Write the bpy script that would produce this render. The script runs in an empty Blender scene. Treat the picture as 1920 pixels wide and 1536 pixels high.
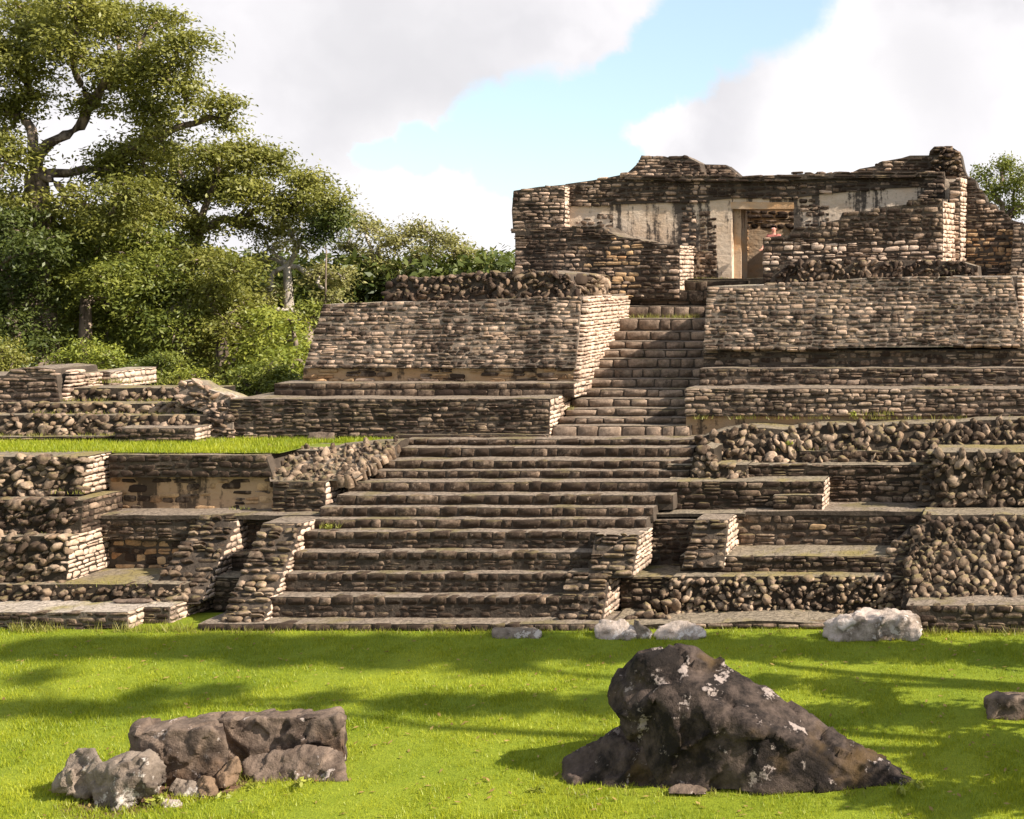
import bpy, bmesh, math, random
import numpy as np
from mathutils import Vector, Matrix, noise as mnoise

rng = random.Random(7)
nrg = np.random.default_rng(11)
scene = bpy.context.scene
COL = scene.collection

# ------------------------------------------------------------------ camera, world, sun, exposure
F, VX, HY, CZ = 2320.0, 1950.0, 500.0, 7.8      # focal length (px of the 1920 picture), vanishing point, eye height
cam_d = bpy.data.cameras.new('camera')
cam = bpy.data.objects.new('camera', cam_d)
COL.objects.link(cam)
cam.location = (0, 0, CZ)
cam.rotation_euler = (math.radians(90), 0, 0)
cam_d.sensor_fit = 'HORIZONTAL'
cam_d.sensor_width = 36
cam_d.lens = 36 * F / 1920
cam_d.shift_x = (960 - VX) / 1920
cam_d.shift_y = (HY - 768) / 1920
cam_d.clip_start = 0.5
cam_d.clip_end = 3000
scene.camera = cam

SUN_EL = math.radians(37)
SUN_H = Vector((0.983, -0.18)).normalized()
SUN = Vector((SUN_H.x * math.cos(SUN_EL), SUN_H.y * math.cos(SUN_EL), math.sin(SUN_EL)))
sun_d = bpy.data.lights.new('sun', 'SUN')
sun_d.energy = 5.0
sun_d.angle = math.radians(0.5)
sun_d.color = (1.0, 0.915, 0.81)
sun = bpy.data.objects.new('sun', sun_d)
COL.objects.link(sun)
sun.location = (20, 0, 40)
sun.rotation_euler = SUN.to_track_quat('Z', 'Y').to_euler()

scene.view_settings.view_transform = 'Standard'
scene.view_settings.look = 'None'
scene.view_settings.gamma = 1
scene.view_settings.use_curve_mapping = False
scene.view_settings.exposure = 1.12


# ------------------------------------------------------------------ node helper
class NT:
    def __init__(s, tree):
        s.t = tree; s.n = tree.nodes; s.l = tree.links

    def node(s, kind, **kw):
        nd = s.n.new(kind)
        for k, v in kw.items():
            setattr(nd, k, v)
        return nd

    def put(s, sock, v):
        if isinstance(v, bpy.types.NodeSocket):
            s.l.new(v, sock)
        elif v is not None:
            if isinstance(v, (tuple, list)) and len(v) == 3 and sock.type == 'RGBA':
                v = (*v, 1)
            sock.default_value = v

    def math(s, op, a, b=None, c=None, clamp=False):
        nd = s.node('ShaderNodeMath', operation=op, use_clamp=clamp)
        s.put(nd.inputs[0], a); s.put(nd.inputs[1], b); s.put(nd.inputs[2], c)
        return nd.outputs[0]

    def vmath(s, op, a, b=None, out=0):
        nd = s.node('ShaderNodeVectorMath', operation=op)
        s.put(nd.inputs[0], a); s.put(nd.inputs[1], b)
        return nd.outputs[out]

    def mix(s, f, a, b):
        nd = s.node('ShaderNodeMix', data_type='RGBA')
        s.put(nd.inputs[0], f); s.put(nd.inputs[6], a); s.put(nd.inputs[7], b)
        return nd.outputs[2]

    def noise(s, vec, scale, detail=3, rough=0.6, dist=0.0):
        nd = s.node('ShaderNodeTexNoise')
        if vec is not None: s.l.new(vec, nd.inputs['Vector'])
        nd.inputs['Scale'].default_value = scale
        nd.inputs['Detail'].default_value = detail
        nd.inputs['Roughness'].default_value = rough
        nd.inputs['Distortion'].default_value = dist
        return nd.outputs[0]

    def ramp(s, f, lo, hi, a=0.0, b=1.0, smooth=True):
        nd = s.node('ShaderNodeMapRange', interpolation_type='SMOOTHSTEP' if smooth else 'LINEAR')
        s.put(nd.inputs[0], f)
        for i, v in zip((1, 2, 3, 4), (lo, hi, a, b)): s.put(nd.inputs[i], v)
        return nd.outputs[0]


# ------------------------------------------------------------------ world
world = bpy.data.worlds.new('World')
scene.world = world
world.use_nodes = True
w = NT(world.node_tree)
w.n.clear()
sky = w.node('ShaderNodeTexSky')
sky.sky_type = 'NISHITA'
sky.sun_disc = False
sky.sun_elevation = SUN_EL
sky.sun_rotation = math.atan2(SUN.x, SUN.y)
sky.air_density = 1.0; sky.dust_density = 0.6; sky.ozone_density = 1.5
tc = w.node('ShaderNodeTexCoord')
dirv = tc.outputs['Generated']
wn = w.node('ShaderNodeTexNoise'); wn.inputs['Scale'].default_value = 11; wn.inputs['Detail'].default_value = 8
wn.inputs['Roughness'].default_value = 0.62
w.l.new(dirv, wn.inputs['Vector'])
off = w.vmath('SUBTRACT', wn.outputs['Color'], (0.5, 0.5, 0.5))
sc_ = w.node('ShaderNodeVectorMath', operation='SCALE'); w.l.new(off, sc_.inputs[0]); sc_.inputs['Scale'].default_value = 0.06
wdir = w.vmath('ADD', dirv, sc_.outputs[0])


def pdir(px, py):
    return Vector(((px - VX) / F, 1, -(py - HY) / F)).normalized()


# patches of open sky between the clouds
gap = None
for px, py, r in ((1420, -40, .062), (1330, 40, .045), (1262, 110, .036), (1190, 160, .030), (1110, 215, .036), (1030, 235, .042), (930, 245, .036),
                  (950, 305, .030), (1040, 300, .040), (850, 270, .022), (770, 283, .020), (700, 292, .014), (1120, 280, .030), (1170, 300, .020)):
    d = w.vmath('DISTANCE', wdir, tuple(pdir(px, py)), out=1)
    g = w.ramp(d, r * 1.14, r * 0.80)
    gap = g if gap is None else w.math('MAXIMUM', gap, g)
big = w.noise(wdir, 2.3, 4, 0.55)
sepd = w.node('ShaderNodeSeparateXYZ'); w.l.new(dirv, sepd.inputs[0])
cover = w.ramp(big, 0.46, 0.58)                              # broken cloud over the rest of the sky
front = w.ramp(w.vmath('DISTANCE', dirv, tuple(pdir(960, 300)), out=1), 0.75, 0.45)
cover = w.math('MAXIMUM', cover, front)
cloud = w.math('MULTIPLY', cover, w.math('SUBTRACT', 1.0, gap))
shade = w.noise(wdir, 3.6, 5, 0.55)
shade = w.ramp(shade, 0.42, 0.60)
ccol = w.mix(shade, (0.60, 0.585, 0.60), (0.47, 0.462, 0.482))
for px, py, r in ((760, 150, .13), (1720, 150, .09)):
    d = w.vmath('DISTANCE', wdir, tuple(pdir(px, py)), out=1)
    ccol = w.mix(w.ramp(d, r, r * 0.2, 0, 0.55), ccol, (0.455, 0.448, 0.462))
for px, py, r in ((800, 350, .075), (1190, 210, .055), (1560, 40, .05), (930, 420, .06), (1560, 260, .1)):
    d = w.vmath('DISTANCE', wdir, tuple(pdir(px, py)), out=1)
    ccol = w.mix(w.ramp(d, r, r * 0.3, 0, 0.8), ccol, (0.66, 0.645, 0.65))
bg1 = w.node('ShaderNodeBackground'); w.l.new(sky.outputs[0], bg1.inputs[0]); bg1.inputs[1].default_value = 0.05
bg2 = w.node('ShaderNodeBackground'); w.l.new(ccol, bg2.inputs[0]); bg2.inputs[1].default_value = 0.81
bgb = w.node('ShaderNodeBackground'); bgb.inputs[0].default_value = (0.50, 0.64, 0.76, 1); bgb.inputs[1].default_value = 0.33
add = w.node('ShaderNodeAddShader'); w.l.new(bg1.outputs[0], add.inputs[0]); w.l.new(bgb.outputs[0], add.inputs[1])
mx = w.node('ShaderNodeMixShader')
w.l.new(cloud, mx.inputs[0]); w.l.new(add.outputs[0], mx.inputs[1]); w.l.new(bg2.outputs[0], mx.inputs[2])
wo = w.node('ShaderNodeOutputWorld'); w.l.new(mx.outputs[0], wo.inputs[0])


# ------------------------------------------------------------------ coordinates
def zof(py, Y): return CZ - (py - HY) / F * Y
def xof(px, Y): return (px - VX) / F * Y


def front_pt(px, py, Y0, z0=0.0, k=0.0):
    """point of the photo's pixel on a wall that stands at depth Y0 at height z0 and leans back by k per metre"""
    dx, dz = (px - VX) / F, -(py - HY) / F
    t = (Y0 + k * (CZ - z0)) / (1 - k * dz)
    return Vector((t * dx, t, CZ + t * dz))


# ------------------------------------------------------------------ materials
def new_mat(name):
    m = bpy.data.materials.new(name); m.use_nodes = True
    t = NT(m.node_tree); t.n.clear()
    out = t.node('ShaderNodeOutputMaterial')
    p = t.node('ShaderNodeBsdfPrincipled')
    p.inputs['Roughness'].default_value = 0.9
    p.inputs['Specular IOR Level'].default_value = 0.2
    t.l.new(p.outputs[0], out.inputs[0])
    return m, t, p, out


def warmer(c): return (min(1, c[0] * 1.10), c[1] * 0.95, c[2] * 0.85)


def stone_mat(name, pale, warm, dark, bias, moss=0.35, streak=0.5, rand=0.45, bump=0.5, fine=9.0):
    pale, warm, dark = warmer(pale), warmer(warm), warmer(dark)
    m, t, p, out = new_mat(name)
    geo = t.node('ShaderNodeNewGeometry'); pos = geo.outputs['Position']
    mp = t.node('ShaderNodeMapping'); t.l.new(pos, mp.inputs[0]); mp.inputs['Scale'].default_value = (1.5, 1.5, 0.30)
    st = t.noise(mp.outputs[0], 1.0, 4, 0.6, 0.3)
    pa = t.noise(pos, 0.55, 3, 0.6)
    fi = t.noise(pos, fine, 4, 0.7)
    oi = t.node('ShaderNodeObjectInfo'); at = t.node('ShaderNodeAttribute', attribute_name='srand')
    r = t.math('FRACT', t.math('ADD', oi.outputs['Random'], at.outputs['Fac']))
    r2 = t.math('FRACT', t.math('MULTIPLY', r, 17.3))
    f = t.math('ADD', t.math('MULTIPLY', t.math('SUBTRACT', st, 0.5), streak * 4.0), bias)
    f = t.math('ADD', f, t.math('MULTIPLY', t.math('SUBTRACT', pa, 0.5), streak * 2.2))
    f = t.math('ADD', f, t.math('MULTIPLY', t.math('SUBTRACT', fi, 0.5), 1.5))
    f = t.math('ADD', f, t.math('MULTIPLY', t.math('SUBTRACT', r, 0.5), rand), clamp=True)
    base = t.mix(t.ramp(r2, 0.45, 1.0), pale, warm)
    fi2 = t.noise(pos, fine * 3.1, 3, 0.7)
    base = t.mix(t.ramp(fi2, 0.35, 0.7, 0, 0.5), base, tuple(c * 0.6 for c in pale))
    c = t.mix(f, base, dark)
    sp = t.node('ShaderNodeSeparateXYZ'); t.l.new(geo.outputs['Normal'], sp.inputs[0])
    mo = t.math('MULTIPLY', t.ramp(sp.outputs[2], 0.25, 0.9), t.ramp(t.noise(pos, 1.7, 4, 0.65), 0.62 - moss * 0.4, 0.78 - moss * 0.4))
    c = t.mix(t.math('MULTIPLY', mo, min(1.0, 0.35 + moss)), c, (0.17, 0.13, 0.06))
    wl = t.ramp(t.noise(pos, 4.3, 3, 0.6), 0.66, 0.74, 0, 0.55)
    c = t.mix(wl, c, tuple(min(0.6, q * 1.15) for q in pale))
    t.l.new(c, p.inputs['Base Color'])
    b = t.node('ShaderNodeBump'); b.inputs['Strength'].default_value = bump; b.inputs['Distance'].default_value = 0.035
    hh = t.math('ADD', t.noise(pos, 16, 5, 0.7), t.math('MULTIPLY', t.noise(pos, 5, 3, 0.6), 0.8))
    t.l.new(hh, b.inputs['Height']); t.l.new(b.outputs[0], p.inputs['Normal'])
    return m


PALE, WARM, DARK = (0.46, 0.385, 0.31), (0.36, 0.27, 0.20), (0.040, 0.030, 0.023)
M = {}
M['stone'] = stone_mat('weathered_limestone', PALE, WARM, DARK, 0.68, rand=0.6)
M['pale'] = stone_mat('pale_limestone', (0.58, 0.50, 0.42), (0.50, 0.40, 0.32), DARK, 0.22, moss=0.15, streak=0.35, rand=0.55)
M['upper'] = stone_mat('upper_limestone', (0.50, 0.41, 0.33), (0.38, 0.29, 0.21), DARK, 0.70, streak=0.85, moss=0.25, rand=0.85)
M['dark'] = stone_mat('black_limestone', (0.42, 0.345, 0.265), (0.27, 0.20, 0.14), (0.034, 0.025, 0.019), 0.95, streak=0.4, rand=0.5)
M['rubble'] = stone_mat('rubble_limestone', (0.43, 0.36, 0.28), (0.30, 0.23, 0.16), (0.045, 0.034, 0.025), 0.74, moss=0.45, rand=0.6)
M['step'] = stone_mat('step_limestone', (0.42, 0.345, 0.27), (0.27, 0.205, 0.15), (0.040, 0.030, 0.022), 1.0, moss=0.30, streak=0.3)
M['ustep'] = stone_mat('upper_step_limestone', (0.36, 0.30, 0.24), (0.26, 0.21, 0.165), (0.065, 0.052, 0.042), 0.55, moss=0.25, streak=0.3)
M['ochre'] = stone_mat('ochre_limestone', (0.50, 0.37, 0.22), (0.44, 0.27, 0.14), DARK, 0.30, moss=0.1, streak=0.5)


def core_mat(name, side, top, moss, topmoss=0.5):
    m, t, p, out = new_mat(name)
    geo = t.node('ShaderNodeNewGeometry'); pos = geo.outputs['Position']
    sp = t.node('ShaderNodeSeparateXYZ'); t.l.new(geo.outputs['Normal'], sp.inputs[0])
    n1 = t.noise(pos, 2.2, 5, 0.65); n2 = t.noise(pos, 11, 4, 0.7); n3 = t.noise(pos, 0.8, 4, 0.6)
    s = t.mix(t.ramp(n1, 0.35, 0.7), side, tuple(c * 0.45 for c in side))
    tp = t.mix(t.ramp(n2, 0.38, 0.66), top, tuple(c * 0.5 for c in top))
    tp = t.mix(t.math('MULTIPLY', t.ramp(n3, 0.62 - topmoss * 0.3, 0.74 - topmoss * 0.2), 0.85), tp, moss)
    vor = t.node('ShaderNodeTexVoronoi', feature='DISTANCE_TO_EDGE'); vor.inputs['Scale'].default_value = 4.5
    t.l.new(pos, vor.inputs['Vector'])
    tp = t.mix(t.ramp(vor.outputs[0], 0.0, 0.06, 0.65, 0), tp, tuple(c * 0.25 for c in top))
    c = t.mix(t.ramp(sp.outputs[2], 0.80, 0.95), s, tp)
    t.l.new(c, p.inputs['Base Color'])
    b = t.node('ShaderNodeBump'); b.inputs['Strength'].default_value = 0.7; b.inputs['Distance'].default_value = 0.05
    t.l.new(t.math('ADD', n2, n1), b.inputs['Height']); t.l.new(b.outputs[0], p.inputs['Normal'])
    return m


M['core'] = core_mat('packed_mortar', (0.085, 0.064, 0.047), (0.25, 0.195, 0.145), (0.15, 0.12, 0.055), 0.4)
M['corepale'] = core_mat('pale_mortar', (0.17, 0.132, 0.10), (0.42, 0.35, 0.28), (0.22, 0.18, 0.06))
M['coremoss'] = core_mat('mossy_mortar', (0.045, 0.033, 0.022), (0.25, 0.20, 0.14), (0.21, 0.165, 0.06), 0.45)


def plaster_mat(name, base, dirt, amount, ochre=(0.42, 0.25, 0.12), och=0.4):
    m, t, p, out = new_mat(name)
    geo = t.node('ShaderNodeNewGeometry'); pos = geo.outputs['Position']
    mp = t.node('ShaderNodeMapping'); t.l.new(pos, mp.inputs[0]); mp.inputs['Scale'].default_value = (1.4, 1.4, 0.16)
    st = t.noise(mp.outputs[0], 1.15, 5, 0.62, 0.2)
    n = t.noise(pos, 1.1, 4, 0.6); fi = t.noise(pos, 8, 5, 0.7)
    c = t.mix(t.ramp(n, 0.40, 0.68, 0, och), base, ochre)
    mp2 = t.node('ShaderNodeMapping'); t.l.new(pos, mp2.inputs[0]); mp2.inputs['Scale'].default_value = (1.0, 1.0, 4.0)
    lay = t.noise(mp2.outputs[0], 1.9, 4, 0.6)
    c = t.mix(t.ramp(lay, 0.5, 0.72, 0, 0.5), c, tuple(q * 0.72 for q in base))
    c = t.mix(t.ramp(fi, 0.52, 0.75, 0, 0.55), c, tuple(q * 0.55 for q in base))
    f = t.math('ADD', st, t.math('MULTIPLY', t.math('SUBTRACT', fi, 0.5), 0.25))
    c = t.mix(t.ramp(f, 0.64 - amount * 0.2, 0.72 - amount * 0.2, 0, 0.92), c, dirt)
    t.l.new(c, p.inputs['Base Color'])
    b = t.node('ShaderNodeBump'); b.inputs['Strength'].default_value = 0.6; b.inputs['Distance'].default_value = 0.04
    t.l.new(t.math('ADD', fi, lay), b.inputs['Height']); t.l.new(b.outputs[0], p.inputs['Normal'])
    return m


M['plaster'] = plaster_mat('weathered_plaster', (0.58, 0.46, 0.345), (0.045, 0.036, 0.030), 0.85)
M['plaster_low'] = plaster_mat('stained_plaster', (0.40, 0.265, 0.155), (0.060, 0.042, 0.028), 0.42, (0.36, 0.20, 0.09), 0.6)
M['plaster_door'] = plaster_mat('ochre_plaster', (0.46, 0.335, 0.225), (0.12, 0.07, 0.04), 0.4, (0.55, 0.30, 0.13), 0.8)


def rock_mat(name, pale, mid, dark, bias, lichen=0.3, ochre=None):
    m, t, p, out = new_mat(name)
    tcn = t.node('ShaderNodeTexCoord'); pos = tcn.outputs['Object']
    n1 = t.noise(pos, 1.3, 5, 0.65, 0.5); n2 = t.noise(pos, 5, 6, 0.7); n3 = t.noise(pos, 2.6, 5, 0.7)
    f = t.math('ADD', t.math('MULTIPLY', t.math('SUBTRACT', n1, 0.5), 3.2), bias)
    f = t.math('ADD', f, t.math('MULTIPLY', t.math('SUBTRACT', n2, 0.5), 1.8), clamp=True)
    c = t.mix(f, mid, dark)
    if ochre:
        c = t.mix(t.ramp(t.noise(pos, 0.9, 4, 0.6), 0.56, 0.70, 0, 0.6), c, ochre)
    c = t.mix(t.ramp(n3, 0.66 - lichen * 0.2, 0.70 - lichen * 0.16, 0, 0.85), c, pale)
    t.l.new(c, p.inputs['Base Color'])
    b = t.node('ShaderNodeBump'); b.inputs['Strength'].default_value = 0.9; b.inputs['Distance'].default_value = 0.06
    t.l.new(t.math('ADD', n2, t.math('MULTIPLY', t.noise(pos, 18, 5, 0.7), 0.4)), b.inputs['Height']); t.l.new(b.outputs[0], p.inputs['Normal'])
    return m


M['rock_dark'] = rock_mat('black_lichen_rock', (0.33, 0.265, 0.23), (0.115, 0.082, 0.064), (0.014, 0.010, 0.008), 0.72, 0.36, (0.10, 0.060, 0.022))
M['rock_mid'] = rock_mat('brown_block_rock', (0.44, 0.36, 0.31), (0.21, 0.150, 0.110), (0.050, 0.034, 0.025), 0.55, 0.25, (0.20, 0.12, 0.07))
M['rock_grey'] = rock_mat('grey_rock', (0.50, 0.44, 0.38), (0.27, 0.21, 0.16), (0.065, 0.048, 0.036), 0.46, 0.45)
M['rock_white'] = rock_mat('bleached_rock', (0.60, 0.52, 0.46), (0.46, 0.375, 0.315), (0.11, 0.08, 0.055), 0.36, 0.5)
M['rock_ochre'] = rock_mat('ochre_rock', (0.5, 0.4, 0.3), (0.24, 0.155, 0.095), (0.08, 0.05, 0.03), 0.4, 0.1)


def leaf_mat(name, a, b_, trans=0.35, sc=0.5):
    m = bpy.data.materials.new(name); m.use_nodes = True
    t = NT(m.node_tree); t.n.clear()
    out = t.node('ShaderNodeOutputMaterial')
    geo = t.node('ShaderNodeNewGeometry'); pos = geo.outputs['Position']
    at = t.node('ShaderNodeAttribute', attribute_name='srand')
    n = t.noise(pos, sc, 3, 0.6)
    f = t.math('ADD', t.math('MULTIPLY', t.math('SUBTRACT', n, 0.5), 1.6), t.math('MULTIPLY', at.outputs['Fac'], 0.9), clamp=True)
    c = t.mix(f, a, b_)
    d = t.node('ShaderNodeBsdfDiffuse'); t.l.new(c, d.inputs[0])
    g = t.node('ShaderNodeBsdfGlossy'); g.inputs['Roughness'].default_value = 0.45; g.inputs[0].default_value = (0.9, 0.9, 0.85, 1)
    tr = t.node('ShaderNodeBsdfTranslucent')
    t.l.new(t.mix(0.5, c, (b_[0] * 1.3, b_[1] * 1.3, b_[2] * 0.6)), tr.inputs[0])
    m1 = t.node('ShaderNodeMixShader'); m1.inputs[0].default_value = trans
    t.l.new(d.outputs[0], m1.inputs[1]); t.l.new(tr.outputs[0], m1.inputs[2])
    m2 = t.node('ShaderNodeMixShader'); m2.inputs[0].default_value = 0.02
    t.l.new(m1.outputs[0], m2.inputs[1]); t.l.new(g.outputs[0], m2.inputs[2])
    t.l.new(m2.outputs[0], out.inputs[0])
    return m


M['leaf_olive'] = leaf_mat('olive_leaves', (0.110, 0.120, 0.024), (0.275, 0.262, 0.056))
M['leaf_green'] = leaf_mat('green_leaves', (0.085, 0.110, 0.020), (0.245, 0.252, 0.045))
M['leaf_light'] = leaf_mat('light_green_leaves', (0.15, 0.18, 0.025), (0.34, 0.34, 0.055))
M['leaf_pale'] = leaf_mat('pale_olive_leaves', (0.15, 0.15, 0.05), (0.34, 0.31, 0.11))
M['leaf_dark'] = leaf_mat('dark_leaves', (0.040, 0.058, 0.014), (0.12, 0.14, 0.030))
M['grass'] = leaf_mat('lawn_grass', (0.145, 0.200, 0.010), (0.385, 0.395, 0.028), 0.3, 0.35)
M['grass_dry'] = leaf_mat('dry_ledge_grass', (0.14, 0.15, 0.02), (0.30, 0.27, 0.07), 0.3, 0.6)


def bark_mat(name, a, b_):
    m, t, p, out = new_mat(name)
    geo = t.node('ShaderNodeNewGeometry'); pos = geo.outputs['Position']
    mp = t.node('ShaderNodeMapping'); t.l.new(pos, mp.inputs[0]); mp.inputs['Scale'].default_value = (3, 3, 0.7)
    n = t.noise(mp.outputs[0], 1.6, 5, 0.65)
    t.l.new(t.mix(t.ramp(n, 0.38, 0.62), a, b_), p.inputs['Base Color'])
    b = t.node('ShaderNodeBump'); b.inputs['Distance'].default_value = 0.05; t.l.new(n, b.inputs['Height']); t.l.new(b.outputs[0], p.inputs['Normal'])
    return m


M['bark'] = bark_mat('grey_brown_bark', (0.26, 0.20, 0.15), (0.075, 0.055, 0.04))
M['bark_pale'] = bark_mat('pale_bark', (0.50, 0.44, 0.37), (0.24, 0.20, 0.16))


def ground_mat(name, cols, sc=1.0, bare=None):
    m, t, p, out = new_mat(name)
    geo = t.node('ShaderNodeNewGeometry'); pos = geo.outputs['Position']
    n1 = t.noise(pos, 0.35 * sc, 4, 0.6); n2 = t.noise(pos, 6 * sc, 5, 0.7); n3 = t.noise(pos, 38 * sc, 3, 0.7)
    f = t.math('ADD', t.math('MULTIPLY', t.math('SUBTRACT', n1, 0.5), 1.5), t.math('MULTIPLY', n2, 1.0), clamp=True)
    c = t.mix(f, cols[0], cols[1])
    c = t.mix(t.ramp(n3, 0.45, 0.7, 0, 0.6), c, tuple(q * 0.45 for q in cols[0]))
    if bare:
        for bx, by, br in bare:
            vd = t.vmath('DISTANCE', pos, (bx, by, 0.0), out=1)
            ff = t.ramp(t.math('ADD', vd, t.math('MULTIPLY', t.math('SUBTRACT', n2, 0.5), 0.7)), br, br * 0.6)
            c = t.mix(ff, c, (0.15, 0.085, 0.05))
    t.l.new(c, p.inputs['Base Color'])
    b = t.node('ShaderNodeBump'); b.inputs['Strength'].default_value = 0.8; b.inputs['Distance'].default_value = 0.04
    t.l.new(n3, b.inputs['Height']); t.l.new(b.outputs[0], p.inputs['Normal'])
    return m


BARE = (xof(270, 18.55), 18.3)
M['lawn'] = ground_mat('lawn_soil', ((0.12, 0.17, 0.008), (0.27, 0.30, 0.02)), bare=[(BARE[0], BARE[1], 0.95), (BARE[0] + 1.0, BARE[1] + 0.25, 0.6)])
M['turf'] = ground_mat('terrace_turf', ((0.13, 0.17, 0.02), (0.25, 0.26, 0.04)))
M['forest_floor'] = ground_mat('leaf_litter', ((0.06, 0.06, 0.02), (0.12, 0.10, 0.04)))


# ------------------------------------------------------------------ mesh helpers
def mesh_np(name, verts, faces, mat, rand=None, smooth=False):
    me = bpy.data.meshes.new(name)
    verts = np.asarray(verts, dtype=np.float32).reshape(-1, 3)
    faces = np.asarray(faces, dtype=np.int32)
    k = faces.shape[1]; n = len(faces)
    me.vertices.add(len(verts)); me.vertices.foreach_set('co', verts.ravel())
    me.loops.add(n * k); me.loops.foreach_set('vertex_index', faces.ravel())
    me.polygons.add(n); me.polygons.foreach_set('loop_start', np.arange(n, dtype=np.int32) * k)
    me.polygons.foreach_set('loop_total', np.full(n, k, dtype=np.int32))
    if smooth: me.polygons.foreach_set('use_smooth', np.ones(n, dtype=bool))
    me.update(calc_edges=True)
    if rand is not None:
        a = me.attributes.new('srand', 'FLOAT', 'POINT'); a.data.foreach_set('value', np.asarray(rand, dtype=np.float32))
    if mat: me.materials.append(mat)
    return me


def link(name, me, parent=None):
    o = bpy.data.objects.new(name, me); COL.objects.link(o)
    if parent is not None:
        o.parent = parent
    return o


def tag(o, label=None, cat=None, group=None, kind=None):
    if label: o['label'] = label
    if cat: o['category'] = cat
    if group: o['group'] = group
    if kind: o['kind'] = kind
    return o


def empty(name, loc, label, cat, group=None):
    o = bpy.data.objects.new(name, None); COL.objects.link(o)
    o.location = loc; o.empty_display_size = 0.3
    return tag(o, label, cat, group)


# stone shapes: a knocked-about rectangle with broken corners, a chamfer and an uneven face; the hidden back left open
def stone_shape(seed, c0, c1, jit, face, cham, inset, bump=0.05):
    r = random.Random(seed)
    ring = []
    for sx, sz in ((1, -1), (1, 1), (-1, 1), (-1, -1)):
        jx, jz = 0.5 - r.uniform(0, jit), 0.5 - r.uniform(0, jit)
        ca, cb = r.uniform(c0, c1), r.uniform(c0, c1)
        p1 = (sx * jx, sz * (jz - cb)); p2 = (sx * (jx - ca), sz * jz)
        ring += [p1, p2] if sx * sz > 0 else [p2, p1]
    mx_ = max(abs(x) for x, z in ring); mz_ = max(abs(z) for x, z in ring)
    ring = [(x * 0.5 / mx_, z * 0.5 / mz_) for x, z in ring]
    vs = [(x, 0.5, z) for x, z in ring]
    vs += [(x, -0.5 + cham * r.uniform(0.7, 1.5), z) for x, z in ring]
    tx, tz = r.uniform(-face, face), r.uniform(-face, face)
    vs += [(x * r.uniform(inset, inset + 0.5 * (1 - inset)), -0.5 + tx * x + tz * z + r.uniform(-bump, bump), z * r.uniform(inset - 0.07, inset + 0.03)) for x, z in ring]
    fs = []
    for k in range(2):
        for i in range(8):
            j = (i + 1) % 8
            fs.append((k * 8 + i, k * 8 + j, (k + 1) * 8 + j, (k + 1) * 8 + i))
    fs += [(16, 17, 18, 23), (18, 19, 22, 23), (19, 20, 21, 22)]
    # outward faces
    V = [Vector(v) for v in vs]; out = []
    for f in fs:
        n = (V[f[1]] - V[f[0]]).cross(V[f[2]] - V[f[0]]); c = sum((V[i] for i in f), Vector()) / 4 - Vector((0, 0.4, 0))
        out.append(tuple(reversed(f)) if n.dot(c) < 0 else f)
    return np.array(vs), np.array(out)


SHAPES = {
    'ashlar': [stone_shape(100 + i, 0.03, 0.18, 0.06, 0.03, 0.07, 0.915, 0.010) for i in range(14)],
    'coursed': [stone_shape(200 + i, 0.05, 0.24, 0.18, 0.20, 0.085, 0.87, 0.035) for i in range(24)],
    'rubble': [stone_shape(300 + i, 0.16, 0.34, 0.20, 0.40, 0.28, 0.66, 0.06) for i in range(24)],
}
MESHES = {}


def stone_mesh(kind, i, mat):
    key = (kind, i, mat)
    if key not in MESHES:
        vs, fs = SHAPES[kind][i]
        MESHES[key] = mesh_np('stone', vs, fs, M[mat], smooth=False)
    return MESHES[key]


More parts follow.
